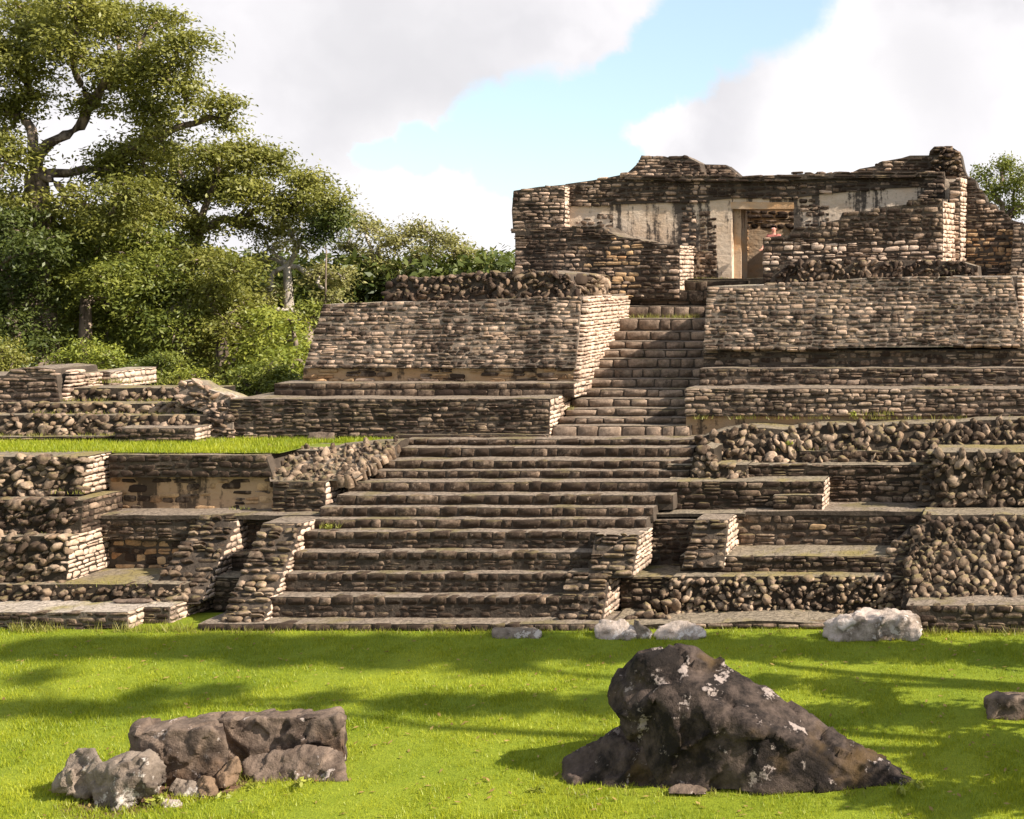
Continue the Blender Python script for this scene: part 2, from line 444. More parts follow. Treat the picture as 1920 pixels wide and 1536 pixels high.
class Masonry:
    """a built thing: an empty at its base, mortar cores, and stones hung on its faces"""
    def __init__(s, name, loc, label, cat, group=None, stone_name='stone'):
        s.root = empty(name, loc, label, cat, group)
        s.loc = Vector(loc)
        s.st = []; s.sn = stone_name

    def add(s, c, U, Vv, N, size, kind, mat, rot=0.0, parent=None, tilt=0.0):
        """c centre, U along, Vv up the face, N outward normal, size (length, thickness, height)"""
        U = Vector(U); Vv = Vector(Vv); N = Vector(N)
        R = Matrix((U, -N, Vv)).transposed().to_4x4()
        L = Matrix.Rotation(rot, 4, 'Y') @ Matrix.Rotation(tilt, 4, 'X')
        m = Matrix.Translation(c) @ R @ L @ Matrix.Diagonal((size[0], size[1], size[2], 1))
        px = size[0] * size[2] / (c[1] * c[1])
        s.st.append((px, m, kind, rng.randrange(len(SHAPES[kind])), mat, parent))

    def core(s, name, pts, Y, thick, mat='core', k=0.0, z0=0.0, parent=None, inset=0.0, wob=0.012, kind=None):
        """prism: outline in (X, Z), front at depth Y (leaning back k per metre above z0), going back thick"""
        out = []
        n = len(pts)
        for i in range(n):
            a, b = pts[i], pts[(i + 1) % n]
            d = math.hypot(b[0] - a[0], b[1] - a[1]); m = max(1, int(d / 0.45))
            for j in range(m):
                f = j / m
                x, z = a[0] + (b[0] - a[0]) * f, a[1] + (b[1] - a[1]) * f
                out.append((x + rng.uniform(-wob, wob), z + rng.uniform(-wob, wob)))
        n = len(out)
        rows = 5
        verts = []
        for r in range(rows):
            for x, z in out:
                yf = Y + inset + k * (z - z0); yb = Y + thick
                yy = yf + (yb - yf) * r / (rows - 1)
                dz = rng.uniform(-wob, wob) * 1.2 if 0 < r < rows - 1 else 0
                verts.append((x, yy, z + dz))
        me = bpy.data.meshes.new(name)
        faces = [tuple(range(n))]
        for r in range(rows - 1):
            for i in range(n):
                j = (i + 1) % n
                faces.append((r * n + i, (r + 1) * n + i, (r + 1) * n + j, r * n + j))
        faces.append(tuple(reversed(range((rows - 1) * n, rows * n))))
        base = s.loc
        me.from_pydata([(v[0] - base.x, v[1] - base.y, v[2] - base.z) for v in verts], [], faces)
        me.update()
        bm = bmesh.new(); bm.from_mesh(me); bmesh.ops.recalc_face_normals(bm, faces=bm.faces); bm.to_mesh(me); bm.free()
        me.materials.append(M[mat])
        return link(name, me, parent or s.root)

    def lay(s, poly, to3d, U, Vv, N, ch=0.13, ln=(0.18, 0.42), kind='coursed', mat='stone', gap=0.009, proud=0.022, thick=0.16,
            parent=None, ch_var=0.34, first=None, mats=None, gone=0.0, rough=None):
        """lay courses of stone over the polygon poly given in (u, v) metres"""
        vs = [p[1] for p in poly]; v = min(vs); vmax = max(vs); n = len(poly)
        row = 0
        if rough is None: rough = 0.013 if kind == 'ashlar' else 0.020
        while v < vmax - 0.03:
            h = ch * rng.uniform(1 - ch_var, 1 + ch_var)
            if first and row == 0: h = first
            if v + h > vmax - 0.35 * ch: h = vmax - v
            mid = v + h * 0.5
            xs = []
            for i in range(n):
                a, b = poly[i], poly[(i + 1) % n]
                if (a[1] - mid) * (b[1] - mid) < 0:
                    xs.append(a[0] + (b[0] - a[0]) * (mid - a[1]) / (b[1] - a[1]))
            xs.sort()
            for q in range(0, len(xs) - 1, 2):
                u, u1 = xs[q], xs[q + 1]
                u += rng.uniform(-0.03, 0.0)
                while u < u1 - 0.02:
                    L = rng.uniform(*ln) * (1.25 if rng.random() < 0.15 else 1.0)
                    if u + L > u1 - ln[0] * 0.6: L = u1 - u
                    if L > 0.03 and rng.random() >= gone:
                        hh = h * rng.uniform(0.86, 1.02)
                        c = to3d(u + L / 2, mid + (0.0 if kind == 'ashlar' or abs(N[0]) > 0.5 else ch * 0.28 * math.sin(u * 1.7 + row * 0.9 + v * 3) * min(1, row, (vmax - v) / ch - 1))) + Vector(N) * (proud - thick / 2 + rng.uniform(-rough, rough)) + Vector(Vv) * rng.uniform(-0.013, 0.013)
                        mm = mat if not mats else mats(u + L / 2, mid)
                        if L > 0.26 and hh > 0.10 and rng.random() < 0.24 and kind == 'coursed':      # two thin stones in place of one
                            for sg in (-1, 1):
                                s.add(c + Vector(Vv) * sg * hh * 0.25, U, Vv, N, (L - gap, thick, hh * 0.5 - gap * 0.6), kind, mm, rng.uniform(-0.03, 0.03), parent)
                        else:
                            s.add(c, U, Vv, N, (L - gap, thick, max(0.03, hh - gap)), kind, mm, rng.uniform(-0.045, 0.045) if kind != 'ashlar' else rng.uniform(-0.022, 0.022), parent)
                    u += L
            v += h; row += 1

    def heap(s, poly, to3d, U, Vv, N, size=0.22, mat='rubble', proud=0.08, parent=None, rot=1.2, jit=0.33, thick=0.26, asp=(1.0, 1.7), pack=1.0):
        """irregular rubble packed over a polygon"""
        us = [p[0] for p in poly]; vs = [p[1] for p in poly]; n = len(poly)
        inside = lambda uu, vv: sum((a[1] > vv) != (b[1] > vv) and uu < a[0] + (b[0] - a[0]) * (vv - a[1]) / (b[1] - a[1]) for a, b in zip(poly, poly[1:] + poly[:1])) % 2
        area = abs(sum(a[0] * b[1] - b[0] * a[1] for a, b in zip(poly, poly[1:] + poly[:1]))) / 2
        for _ in range(int(area / (size * size) * 0.9)):           # smaller stones wedged between
            uu, vv = rng.uniform(min(us), max(us)), rng.uniform(min(vs), max(vs))
            if inside(uu, vv):
                sz = size * rng.uniform(0.35, 0.65)
                s.add(to3d(uu, vv) + Vector(N) * (proud - thick * 0.5 - 0.01 + rng.uniform(-0.03, 0.05)), U, Vv, N, (sz * 1.2, thick * 0.9, sz * 0.85), 'rubble', mat, rng.uniform(-rot, rot), parent, rng.uniform(-0.3, 0.3))
        row = 0; v = min(vs) + size * 0.42
        while v < max(vs):
            u = min(us) + (size * 0.55 if row % 2 else size * 0.1)
            while u < max(us):
                uu = u + rng.uniform(-jit, jit) * size; vv = v + rng.uniform(-jit, jit) * size
                ins = False
                for i in range(n):
                    a, b = poly[i], poly[(i + 1) % n]
                    if (a[1] > vv) != (b[1] > vv) and uu < a[0] + (b[0] - a[0]) * (vv - a[1]) / (b[1] - a[1]): ins = not ins
                if ins:
                    a_ = rng.uniform(*asp); sz = size * rng.choice((0.8, 0.9, 1.0, 1.1, 1.2, 1.4)) * rng.uniform(0.85, 1.12) * pack
                    c = to3d(uu, vv) + Vector(N) * (proud - thick * 0.5 + rng.uniform(-0.05, 0.05))
                    s.add(c, U, Vv, N, (sz * math.sqrt(a_), thick * rng.uniform(0.8, 1.2), sz / math.sqrt(a_)), 'rubble', mat, rng.uniform(-rot, rot), parent, rng.uniform(-0.3, 0.3))
                u += size * 1.05
            v += size * 0.86; row += 1

    def front(s, pix, Y, k=0.0, z0=0.0, style='lay', back=1.0, core='core', name='mortar_core', parent=None, do_core=True, xz=None, cinset=0.0, **kw):
        """a wall face whose outline is read in pixels at depth Y; its core prism and its stones"""
        p3 = [front_pt(px, py, Y, z0, k) for px, py in pix] if xz is None else [Vector((x, Y + k * (z - z0), z)) for x, z in xz]
        kk = math.sqrt(1 + k * k)
        Vv = Vector((0, k, 1)) / kk; N = Vector((0, -1, k)) / kk
        poly = [(p.x, (p.z - z0) * kk) for p in p3]
        co = None
        if do_core:
            co = s.core(name, [(p.x, p.z) for p in p3], Y, back, core, k, z0, parent, inset=cinset)
        to3d = lambda u, v: Vector((u, Y + k * v / kk, z0 + v / kk))
        if style == 'lay': s.lay(poly, to3d, (1, 0, 0), Vv, N, parent=parent or None, **kw)
        elif style == 'heap': s.heap(poly, to3d, (1, 0, 0), Vv, N, parent=parent or None, **kw)
        return co, p3

    def side(s, X, yz, style='lay', parent=None, **kw):
        """right-hand face in the plane x = X; outline in (Y, Z)"""
        to3d = lambda u, v: Vector((X, u, v))
        if style == 'lay': kw.setdefault('ln', (0.14, 0.30))
        kw.setdefault('proud', 0.025); kw.setdefault('rough', 0.009) if style == 'lay' else None; kw.setdefault('gap', 0.009) if style == 'lay' else None
        if style == 'lay': s.lay(yz, to3d, (0, 1, 0), (0, 0, 1), (1, 0, 0), parent=parent, **kw)
        else: s.heap(yz, to3d, (0, 1, 0), (0, 0, 1), (1, 0, 0), parent=parent, **kw)

    def block(s, xl, xr, yt, yb, Y, Yb, k=0.0, side=None, X=None, z=None, **kw):
        """terrace block: front between pixels xl..xr, yt..yb at depth Y, back to depth Yb, right face laid when side is given"""
        X0, X1 = (xof(xl, Y), xof(xr, Y)) if X is None else X
        z0 = zof(yb, Y) if z is None else z[0]
        if z is None:
            z1 = front_pt(xl, yt, Y, z0, k).z
        else: z1 = z[1]
        co, p3 = s.front(None, Y, k=k, z0=z0, xz=[(X0, z0), (X1, z0), (X1, z1), (X0, z1)], back=Yb - Y, **kw)
        if side is not None:
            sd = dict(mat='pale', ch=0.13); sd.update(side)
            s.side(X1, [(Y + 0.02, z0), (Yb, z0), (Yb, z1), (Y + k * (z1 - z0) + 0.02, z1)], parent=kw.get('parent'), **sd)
        return X0, X1, z0, z1

    def finish(s, limit=300):
        s.st.sort(key=lambda q: -q[0])
        base = Matrix.Translation(-s.loc)
        for px, m, kind, i, mat, parent in s.st[:limit]:
            o = bpy.data.objects.new(s.sn, stone_mesh(kind, i, mat)); COL.objects.link(o)
            o.parent = parent or s.root
            o.matrix_local = base @ m
        rest = s.st[limit:]
        bymat = {}
        for q in rest: bymat.setdefault(q[4], []).append(q)
        if rest:
            V, Fc, R, MI = [], [], [], []; nv = 0; names = list(bymat)
            for mi, mat in enumerate(names):
                for px, m, kind, i, _, parent in bymat[mat]:
                    vs, fs = SHAPES[kind][i]
                    A = np.array(base @ m)
                    V.append(vs @ A[:3, :3].T + A[:3, 3]); Fc.append(fs + nv); nv += len(vs)
                    R.append(np.full(len(vs), rng.random())); MI.append(np.full(len(fs), mi))
            me = mesh_np('small_stones', np.concatenate(V), np.concatenate(Fc), None, np.concatenate(R), smooth=False)
            for mat in names: me.materials.append(M[mat])
            me.polygons.foreach_set('material_index', np.concatenate(MI).astype(np.int32))
            tag(link('small_stones', me, s.root), kind='stuff')


# ================================================================== SETTING: lawn, terrace turf
def sheet(name, x0, x1, y0, y1, z, mat, nx=60, ny=60, amp=0.0, seed=0.0):
    xs = np.linspace(x0, x1, nx); ys = np.linspace(y0, y1, ny)
    V = []
    for y in ys:
        for x in xs:
            V.append((x, y, z + amp * mnoise.noise(Vector((x * 0.35 + seed, y * 0.35, seed)))))
    Fc = [(j * nx + i, j * nx + i + 1, (j + 1) * nx + i + 1, (j + 1) * nx + i) for j in range(ny - 1) for i in range(nx - 1)]
    o = link(name, mesh_np(name, V, Fc, mat, smooth=True))
    return tag(o, kind='structure')


sheet('ground', -900, 900, -300, 1500, -0.05, M['forest_floor'], 20, 20)
sheet('lawn', -60, 45, 4, 27.9, 0.0, M['lawn'], 160, 60, 0.03)
ZP = 3.32
sheet('terrace_turf', -80, -18.25, 29.75, 33.5, ZP, M['turf'], 90, 12, 0.02, 3.0)
_tv = [(-18.3, 30.7, ZP - 0.004), (-17.9, 30.74, ZP - 0.01), (-17.3, 31.0, ZP - 0.01), (-16.7, 31.35, ZP + 0.02), (-16.3, 31.9, ZP + 0.03), (-16.3, 32.6, ZP + 0.03), (-18.3, 32.6, ZP - 0.004)]
_me = bpy.data.meshes.new('terrace_turf'); _me.from_pydata(_tv + [(x, y, z - 0.9) for x, y, z in _tv], [], [tuple(range(7))] + [(i + 7, (i + 1) % 7 + 7, (i + 1) % 7, i) for i in range(7)])
_me.materials.append(M['turf']); tag(link('terrace_turf', _me), kind='structure')
tag(link('forest_floor', mesh_np('forest_floor', [(-160, 34, 3.2), (60, 34, 3.2), (60, 160, 3.6), (-160, 160, 3.6)], [(0, 1, 2, 3)], M['forest_floor'])), kind='structure')


# ================================================================== LOWER STAIRWAY
# (riser bottom, riser top) in pixels, left end, right end in pixels at the riser
LOW = [(1184, 1170, 372, 1135), (1158, 1120, 486, 1120), (1110, 1076, 546, 1135), (1069.5, 1036, 578, 1140), (1028.5, 998, 613, 1195),
       (991, 974, 592, 1212), (969, 952, 600, 1225), (946.5, 929, 632, 1262), (922, 904, 653, 1262), (897, 883, 705, 1292),
       (879, 864, 720, 1298), (857, 840, 745, 1300), (835, 824, 758, 1305)]
T = Masonry('wide_stairway', (xof(800, 26.6), 26.6, 0), 'wide lower stairway of dark stone steps rising from the lawn to the narrow upper stairs', 'stairs', stone_name='step_stone')
Y = 26.5; zb = 0.0
STEPS = []
for i, (yb, yt, xl, xr) in enumerate(LOW):
    if i > 0:
        Y = STEPS[-1][0] * (LOW[i - 1][1] - HY) / (yb - HY)
    zt = zof(yt, Y)
    z0 = (STEPS[-1][1] if STEPS else -0.05)
    STEPS.append((Y, zt, xof(xl, Y) if not 0 < i < 5 else -16.76, xof(xr, Y), z0))
for i, (Y, zt, X0, X1, z0) in enumerate(STEPS):
    Yn = STEPS[i + 1][0] if i + 1 < len(STEPS) else 32.4
    st = T.core('step', [(X0, z0 - 0.12), (X1, z0 - 0.12), (X1, zt), (X0, zt)], Y, Yn - Y + 0.5, 'core', wob=0.010)
    h = zt - z0
    U, Vv, N = (1, 0, 0), Vector((0, 0.06, 1)).normalized(), Vector((0, -1, 0.06)).normalized()
    to3d = lambda u, v, Y=Y: Vector((u, Y + 0.06 * (v - z0), v))
    if h < 0.32:
        T.lay([(X0, z0), (X1, z0), (X1, zt + 0.012), (X0, zt + 0.012)], to3d, U, Vv, N, ch=h, ch_var=0, ln=(0.22, 0.62), kind='ashlar', mat='step', thick=0.30, proud=0.03, parent=st, gap=0.02)
    else:
        cap = 0.17
        T.lay([(X0, z0), (X1, z0), (X1, zt - cap), (X0, zt - cap)], to3d, U, Vv, N, ch=(h - cap) / 2, ch_var=0.08, ln=(0.14, 0.36), kind='coursed', mat='step', thick=0.18, proud=0.015, parent=st)
        T.lay([(X0, zt - cap), (X1, zt - cap), (X1, zt + 0.012), (X0, zt + 0.012)], to3d, U, Vv, N, ch=cap + 0.012, ch_var=0, ln=(0.20, 0.46), kind='ashlar', mat='step', thick=0.28, proud=0.035, parent=st)
T.finish()
print('steps', [(round(a, 2), round(b, 2)) for a, b, *_ in STEPS])

# ragged flanks of the wide stairway
def flank(name, label, cat, Xl, Xr, Yf, Yb_, z0, z1, k, mat='rubble', sidemat='pale', size=0.2, group=None, heap=False):
    T = Masonry(name, ((Xl + Xr) / 2, Yf, z0), label, cat, group)
    T.front(None, Yf, k=k, z0=z0, xz=[(Xl, z0), (Xr, z0), (Xr, z1), (Xl, z1)], back=Yb_ - Yf, style='heap' if heap else 'lay', mat=mat, **({'size': size, 'asp': (1.4, 2.6), 'rot': 0.3} if heap else {'ch': 0.14, 'ln': (0.16, 0.42), 'rough': 0.06, 'gone': 0.06, 'gap': 0.03, 'proud': 0.06, 'thick': 0.24}))
    T.side(Xr, [(Yf + 0.05, z0), (Yb_, z0), (Yb_, z1), (Yf + k * (z1 - z0) + 0.05, z1)], mat=sidemat, ch=0.12, ln=(0.12, 0.24))
    T.finish()


S = STEPS
FL = 'ragged stone flanks of the wide stairway'
flank('stair_ramp', 'sloping dark stone ramp with bright side, along the left edge of the wide stairway', 'ramp wall', -17.65, -16.74, 26.62, 28.95, 0.1, 1.965, 0.80)
flank('stair_flank', 'low rubble stub with pale sunlit end at the right foot of the wide stairway', 'flank wall', -10.45, -9.50, 26.85, 28.2, 0.12, 1.04, 0.55)
flank('stair_flank', 'tall rubble stub with pale sunlit end right of the third and fourth steps', 'flank wall', -9.95, -8.98, 27.25, 28.6, 0.95, S[4][1] + 0.02, 0.55)


# ================================================================== LEFT, LOWER TERRACES
EX = -560      # pixels: how far the setting runs on past the left edge of the frame
T = Masonry('base_ledge', (xof(150, 26.6), 26.6, 0), 'low stone ledge along the lawn at the far left with two pale sunlit ends', 'ledge')
zl = zof(1148, 26.6)
T.block(EX, 240, None, None, 26.6, 28.9, side={}, z=(-0.05, zl), mat='dark', ch=0.11, core='corepale', kind='coursed')
T.block(200, 318, None, None, 27.05, 29.1, side={}, z=(-0.05, zl - 0.01), mat='dark', ch=0.11, core='corepale')
T.finish()

T = Masonry('rubble_wall', (xof(150, 27.5), 27.5, zl), 'low band of small round rubble below the yellow grassy niche at left', 'wall')
T.front([(EX, 1131), (345, 1131), (345, 1096), (120, 1096), (EX, 1100)], 27.55, k=0.15, z0=zl, style='heap', back=2.0, core='coremoss', mat='rubble', size=0.19, proud=0.06)
T.finish()

T = Masonry('niche_wall', (xof(270, 29.07), 29.07, 0.7), 'recessed wall of pale blocks under a dark overhanging band behind the yellow grassy niche', 'wall')
T.block(146, 400, 1012, 1068, 29.1, 30.2, mat='ochre', ch=0.19, ln=(0.2, 0.42), mats=lambda u, v: 'ochre' if rng.random() < 0.55 else 'dark')
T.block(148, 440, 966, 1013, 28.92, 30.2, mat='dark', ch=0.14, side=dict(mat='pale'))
T.finish()

T = Masonry('niche_pier', (xof(130, 28.26), 28.3, 0.7), 'small square pier with sunlit side standing in the left corner of the grassy niche', 'pier')
T.block(112, 144, 1018, 1088, 28.26, 29.1, mat='stone', side={}, ch=0.12)
T.finish()

T = Masonry('rubble_wall', (xof(60, 27.8), 27.8, 0.7), 'thick rubble tier at the left edge, lowest of three above the bottom band', 'wall', 'rubble tiers at the left edge')
T.block(EX, 122, 1006, 1099, 27.82, 29.2, k=0.12, style='heap', size=0.22, mat='rubble', core='coremoss', side=dict(mat='pale'))
T.finish()
T = Masonry('rubble_wall', (xof(60, 28.3), 28.3, 1.6), 'dark rubble tier at the left edge, middle one of three', 'wall', 'rubble tiers at the left edge')
T.block(EX, 150, 938, 1002, 28.3, 29.6, k=0.12, style='heap', size=0.19, mat='dark', core='coremoss', side=dict(mat='dark'))
T.finish()
T = Masonry('rubble_wall', (xof(60, 28.85), 28.85, 2.4), 'top rubble tier at the left edge with a wide bright sunlit side wall', 'wall', 'rubble tiers at the left edge')
T.block(EX, 152, None, None, 28.85, 30.0, k=0.22, style='heap', size=0.21, mat='rubble', core='coremoss', z=(zof(928, 28.85), ZP + 0.02), side=dict(mat='pale', ch=0.12))
T.finish()

T = Masonry('stained_panel_wall', (xof(360, 29.65), 29.65, 2.0), 'wall of stained orange plaster under a black stone band, below the upper grass strip', 'wall')
T.front([(205, 962), (525, 962), (525, 895), (205, 895)], 29.72, style='none', back=1.0, core='plaster_low', name='plaster_face')
T.front([(207, 960), (523, 960), (523, 897), (207, 897)], 29.72, style='lay', do_core=False, mat='ochre', ch=0.16, ln=(0.22, 0.5), gone=0.42, proud=0.02, mats=lambda u, v: 'ochre' if math.sin(u * 5.3) > -0.3 and rng.random() < 0.8 else 'dark')
T.front([(205, 895), (505, 895), (512, 895), (498, 853), (205, 853)], 29.55, style='lay', back=1.2, mat='dark', ch=0.15, ln=(0.18, 0.45))
T.finish()

T = Masonry('stub_wall', (xof(560, 29.3), 29.3, 2.0), 'dark coursed stub wall with a bright end beside the middle of the wide stairway', 'wall')
T.block(512, 610, 903, 962, 29.3, 30.4, mat='dark', side={}, ch=0.12)
T.finish()

T = Masonry('rubble_slope', (xof(600, 29.9), 29.9, 2.7), 'collapsed slope of loose rubble between the grass strip and the wide stairway', 'rubble')
a = zof(900, 29.45)
T.front([(508, 902), (632, 902), (668, 896), (712, 866), (752, 826), (690, 830), (610, 838), (495, 838)], 29.45, k=2.2, z0=a, style='heap', back=2.0, mat='rubble', size=0.165, core='core', asp=(1.0, 1.8), proud=0.05)
T.core('earth_fill', [(-19.0, 2.6), (-17.6, 2.6), (-17.6, 3.27), (-19.0, 3.30)], 30.45, 0.5, 'coremoss')
T.finish()

# ruined divider between niche and stairs
T = Masonry('ruined_divider', (-19.05, 27.6, 0.37), 'ruined rubble divider with a bright sloping side, between the grassy niche and a dark recess', 'wall')
T.front(None, 27.55, k=0.82, z0=0.3, xz=[(-20.0, 0.3), (-18.72, 0.3), (-18.72, 1.96), (-19.6, 1.96)], back=1.9, mat='rubble', ch=0.15, ln=(0.18, 0.42), rough=0.07, gone=0.05, gap=0.03, proud=0.07, thick=0.26)
T.side(-18.72, [(27.62, 0.3), (29.4, 0.3), (29.4, 1.96), (28.95, 1.96)], mat='pale', ch=0.13, ln=(0.14, 0.28))
T.finish()
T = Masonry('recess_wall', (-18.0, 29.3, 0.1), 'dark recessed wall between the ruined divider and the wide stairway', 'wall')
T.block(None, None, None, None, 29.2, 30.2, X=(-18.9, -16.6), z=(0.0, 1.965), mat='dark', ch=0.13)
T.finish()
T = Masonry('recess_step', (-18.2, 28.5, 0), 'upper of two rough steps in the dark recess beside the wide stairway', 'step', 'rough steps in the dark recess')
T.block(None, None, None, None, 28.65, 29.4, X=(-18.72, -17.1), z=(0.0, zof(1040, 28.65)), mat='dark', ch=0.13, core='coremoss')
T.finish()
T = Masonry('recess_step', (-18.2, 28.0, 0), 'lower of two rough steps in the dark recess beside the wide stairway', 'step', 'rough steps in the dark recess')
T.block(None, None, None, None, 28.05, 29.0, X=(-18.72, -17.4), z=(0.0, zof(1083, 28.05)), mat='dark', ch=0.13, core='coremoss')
T.finish()

# terrace ledge (paved top) joining niche wall and stairs
T = Masonry('terrace_ledge', (-19, 29.0, 1.9), 'narrow pale stone ledge running above the niche into the fifth step', 'ledge')
T.core('ledge_top', [(xof(146, 28.9), 1.90), (S[5][2] + 0.3, 1.90), (S[5][2] + 0.3, 1.995), (xof(146, 28.9), 1.995)], 28.88, 1.1, 'core')
T.finish()


# ================================================================== LEFT, FAR RUIN BEHIND THE GRASS STRIP
T = Masonry('far_ruin_step', (xof(120, 31.5), 31.6, ZP), 'thin low stone step at the back of the grass strip, far left', 'step')
T.block(EX, 240, 819, 838, 31.6, 32.6, mat='dark', ch=0.16, core='coremoss')
T.finish()
T = Masonry('far_ruin_bench', (xof(290, 31.5), 31.4, ZP), 'dark stone bench with a bright end on the grass strip before the rubble tiers', 'bench')
T.block(216, 365, 803, 836, 31.4, 32.3, mat='dark', side={}, ch=0.12)
T.finish()
T = Masonry('far_rubble_wall', (xof(150, 32), 32.0, ZP), 'lowest rubble tier of the small ruin at upper left', 'wall', 'rubble tiers of the small ruin')
T.block(EX, 388, 779, 820, 31.95, 33.4, k=0.25, style='heap', size=0.24, core='coremoss')
T.finish()
T = Masonry('far_rubble_wall', (xof(150, 32.7), 32.7, 4.0), 'thin middle rubble tier of the small ruin at upper left', 'wall', 'rubble tiers of the small ruin')
T.block(EX, 372, 757, 777, 32.6, 33.9, k=0.25, style='heap', size=0.2, core='coremoss')
T.finish()
T = Masonry('far_rubble_wall', (xof(230, 33.4), 33.4, 4.3), 'top rubble tier of the small ruin under a strip of dry grass', 'wall', 'rubble tiers of the small ruin')
T.block(128, 400, 728, 756, 33.3, 34.2, k=0.25, style='heap', size=0.22, core='coremoss')
T.finish()
T = Masonry('far_house_wall', (xof(60, 33), 33.0, 4.2), 'roofless corner of flat brown stones at the far left above the rubble tiers', 'wall')
T.front([(EX, 765), (115, 765), (104, 692), (70, 688), (22, 692), (10, 705), (EX, 705)], 33.0, k=0.15, z0=zof(765, 33), back=1.6, mat='upper', ch=0.11, ln=(0.25, 0.6))
zt_ = zof(694, 34)
T.side(xof(116, 33.0), [(33.1, 4.1), (35.0, 4.1), (35.0, zof(700, 35)), (33.3, zof(694, 33.3))], mat='pale', ch=0.11, proud=0.04)
T.core('mortar_core', [(xof(60, 34), 4.2), (xof(116, 33.0) - 0.03, 4.2), (xof(116, 33.0) - 0.03, zof(700, 34)), (xof(60, 34), zof(700, 34))], 33.6, 1.7, 'corepale')
T.finish()
T = Masonry('far_short_wall', (xof(200, 34.5), 34.4, 4.5), 'short freestanding wall with a pale right half just right of the roofless corner', 'wall')
T.block(150, 206, 698, 730, 34.4, 36.2, mat='stone', ch=0.11, side={}, core='corepale')
T.front([(206, 728), (240, 728), (240, 702), (206, 698)], 35.1, back=0.6, mat='pale', ch=0.11)
T.finish()
T = Masonry('ruined_mound', (xof(400, 32), 31.9, ZP), 'jagged sunlit mound of brown stones where the small ruin meets the long dark wall', 'ruin')
T.front([(385, 828), (434, 826), (442, 750), (430, 742), (392, 730), (372, 716), (345, 714), (330, 728), (338, 760), (385, 775)], 31.95, k=0.35, z0=ZP, style='heap', size=0.17, mat='upper', asp=(1.4, 2.8), rot=0.9, back=0.95, core='corepale', proud=0.06)
T.side(xof(434, 32.0), [(32.0, ZP), (33.2, ZP), (33.2, 4.35), (32.4, 4.35)], mat='pale')
T.finish()


# ================================================================== LEFT, UPPER TERRACE
T = Masonry('long_dark_wall', (xof(730, 32.1), 32.1, ZP), 'long low dark wall behind the grass strip, running up to the narrow upper stairs', 'wall')
T.block(428, 1029, 748, 829, 32.1, 35.6, k=0.08, mat='dark', ch=0.115, ln=(0.16, 0.42), side={}, mats=lambda u, v: 'stone' if rng.random() < 0.22 else 'dark')
T.block(150, 1029, 800, 834, 32.0, 33.0, X=(xof(700, 32), xof(1029, 32.1)), z=(3.2, 3.46), mat='dark', ch=0.2, ln=(0.4, 0.9), kind='ashlar')
T.finish()
T = Masonry('terrace_step', (xof(800, 33.1), 33.1, 4.3), 'thin dark course of blocks above the long dark wall and below the tall battered wall', 'step')
T.block(515, 1076, 719, 746, 33.05, 34.6, mat='dark', ch=0.18, ln=(0.25, 0.55), kind='ashlar', side={})
T.finish()
zb_ = zof(717, 33.7)
T = Masonry('battered_wall', (xof(820, 33.7), 33.7, 4.7), 'tall sloping masonry wall left of the upper stairs with a blazing white side', 'wall')
T.front([(568, 717), (1078, 717), (1078, 690), (568, 690)], 33.72, z0=zb_, back=3.0, style='none', core='plaster_low', name='plaster_band')
T.front([(568, 717), (1078, 717), (1078, 690), (568, 690)], 33.70, z0=zb_, do_core=False, mat='upper', ch=0.15, ln=(0.25, 0.55), gone=0.30, proud=0.035, mats=lambda u, v: 'ochre' if rng.random() < 0.5 else 'upper')
zw = zof(690, 33.6)
T.front([(570, 690), (1080, 690), (1090, 556), (606, 571)], 33.6, k=0.36, z0=zw, back=4.4, mat='upper', ch=0.108, ln=(0.14, 0.40), core='corepale')
zt_ = front_pt(1090, 556, 33.6, zw, 0.36).z
XS = xof(1082, 33.6)
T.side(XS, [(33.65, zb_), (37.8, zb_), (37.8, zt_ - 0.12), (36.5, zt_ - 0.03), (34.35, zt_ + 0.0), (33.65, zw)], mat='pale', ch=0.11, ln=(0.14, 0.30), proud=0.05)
T.finish(300)
T = Masonry('rubble_parapet', (xof(900, 34.9), 34.9, zt_), 'dark band of upright rubble along the top of the tall battered wall', 'parapet')
T.front([(718, 566), (1084, 563), (1080, 540), (1066, 514), (1000, 508), (930, 512), (860, 514), (800, 521), (740, 521), (726, 535)], 34.75, k=0.2, z0=zof(566, 34.75), style='heap', size=0.2, mat='dark', back=2.6, asp=(1.2, 2.2), rot=1.7, proud=0.10)
T.side(xof(1083, 34.75), [(34.8, zof(566, 34.75)), (37.2, zof(566, 34.75)), (37.2, zof(516, 34.9)), (34.95, zof(522, 34.9))], style='heap', size=0.2, mat='rubble', proud=0.06, asp=(1.2, 2.2))
T.finish()


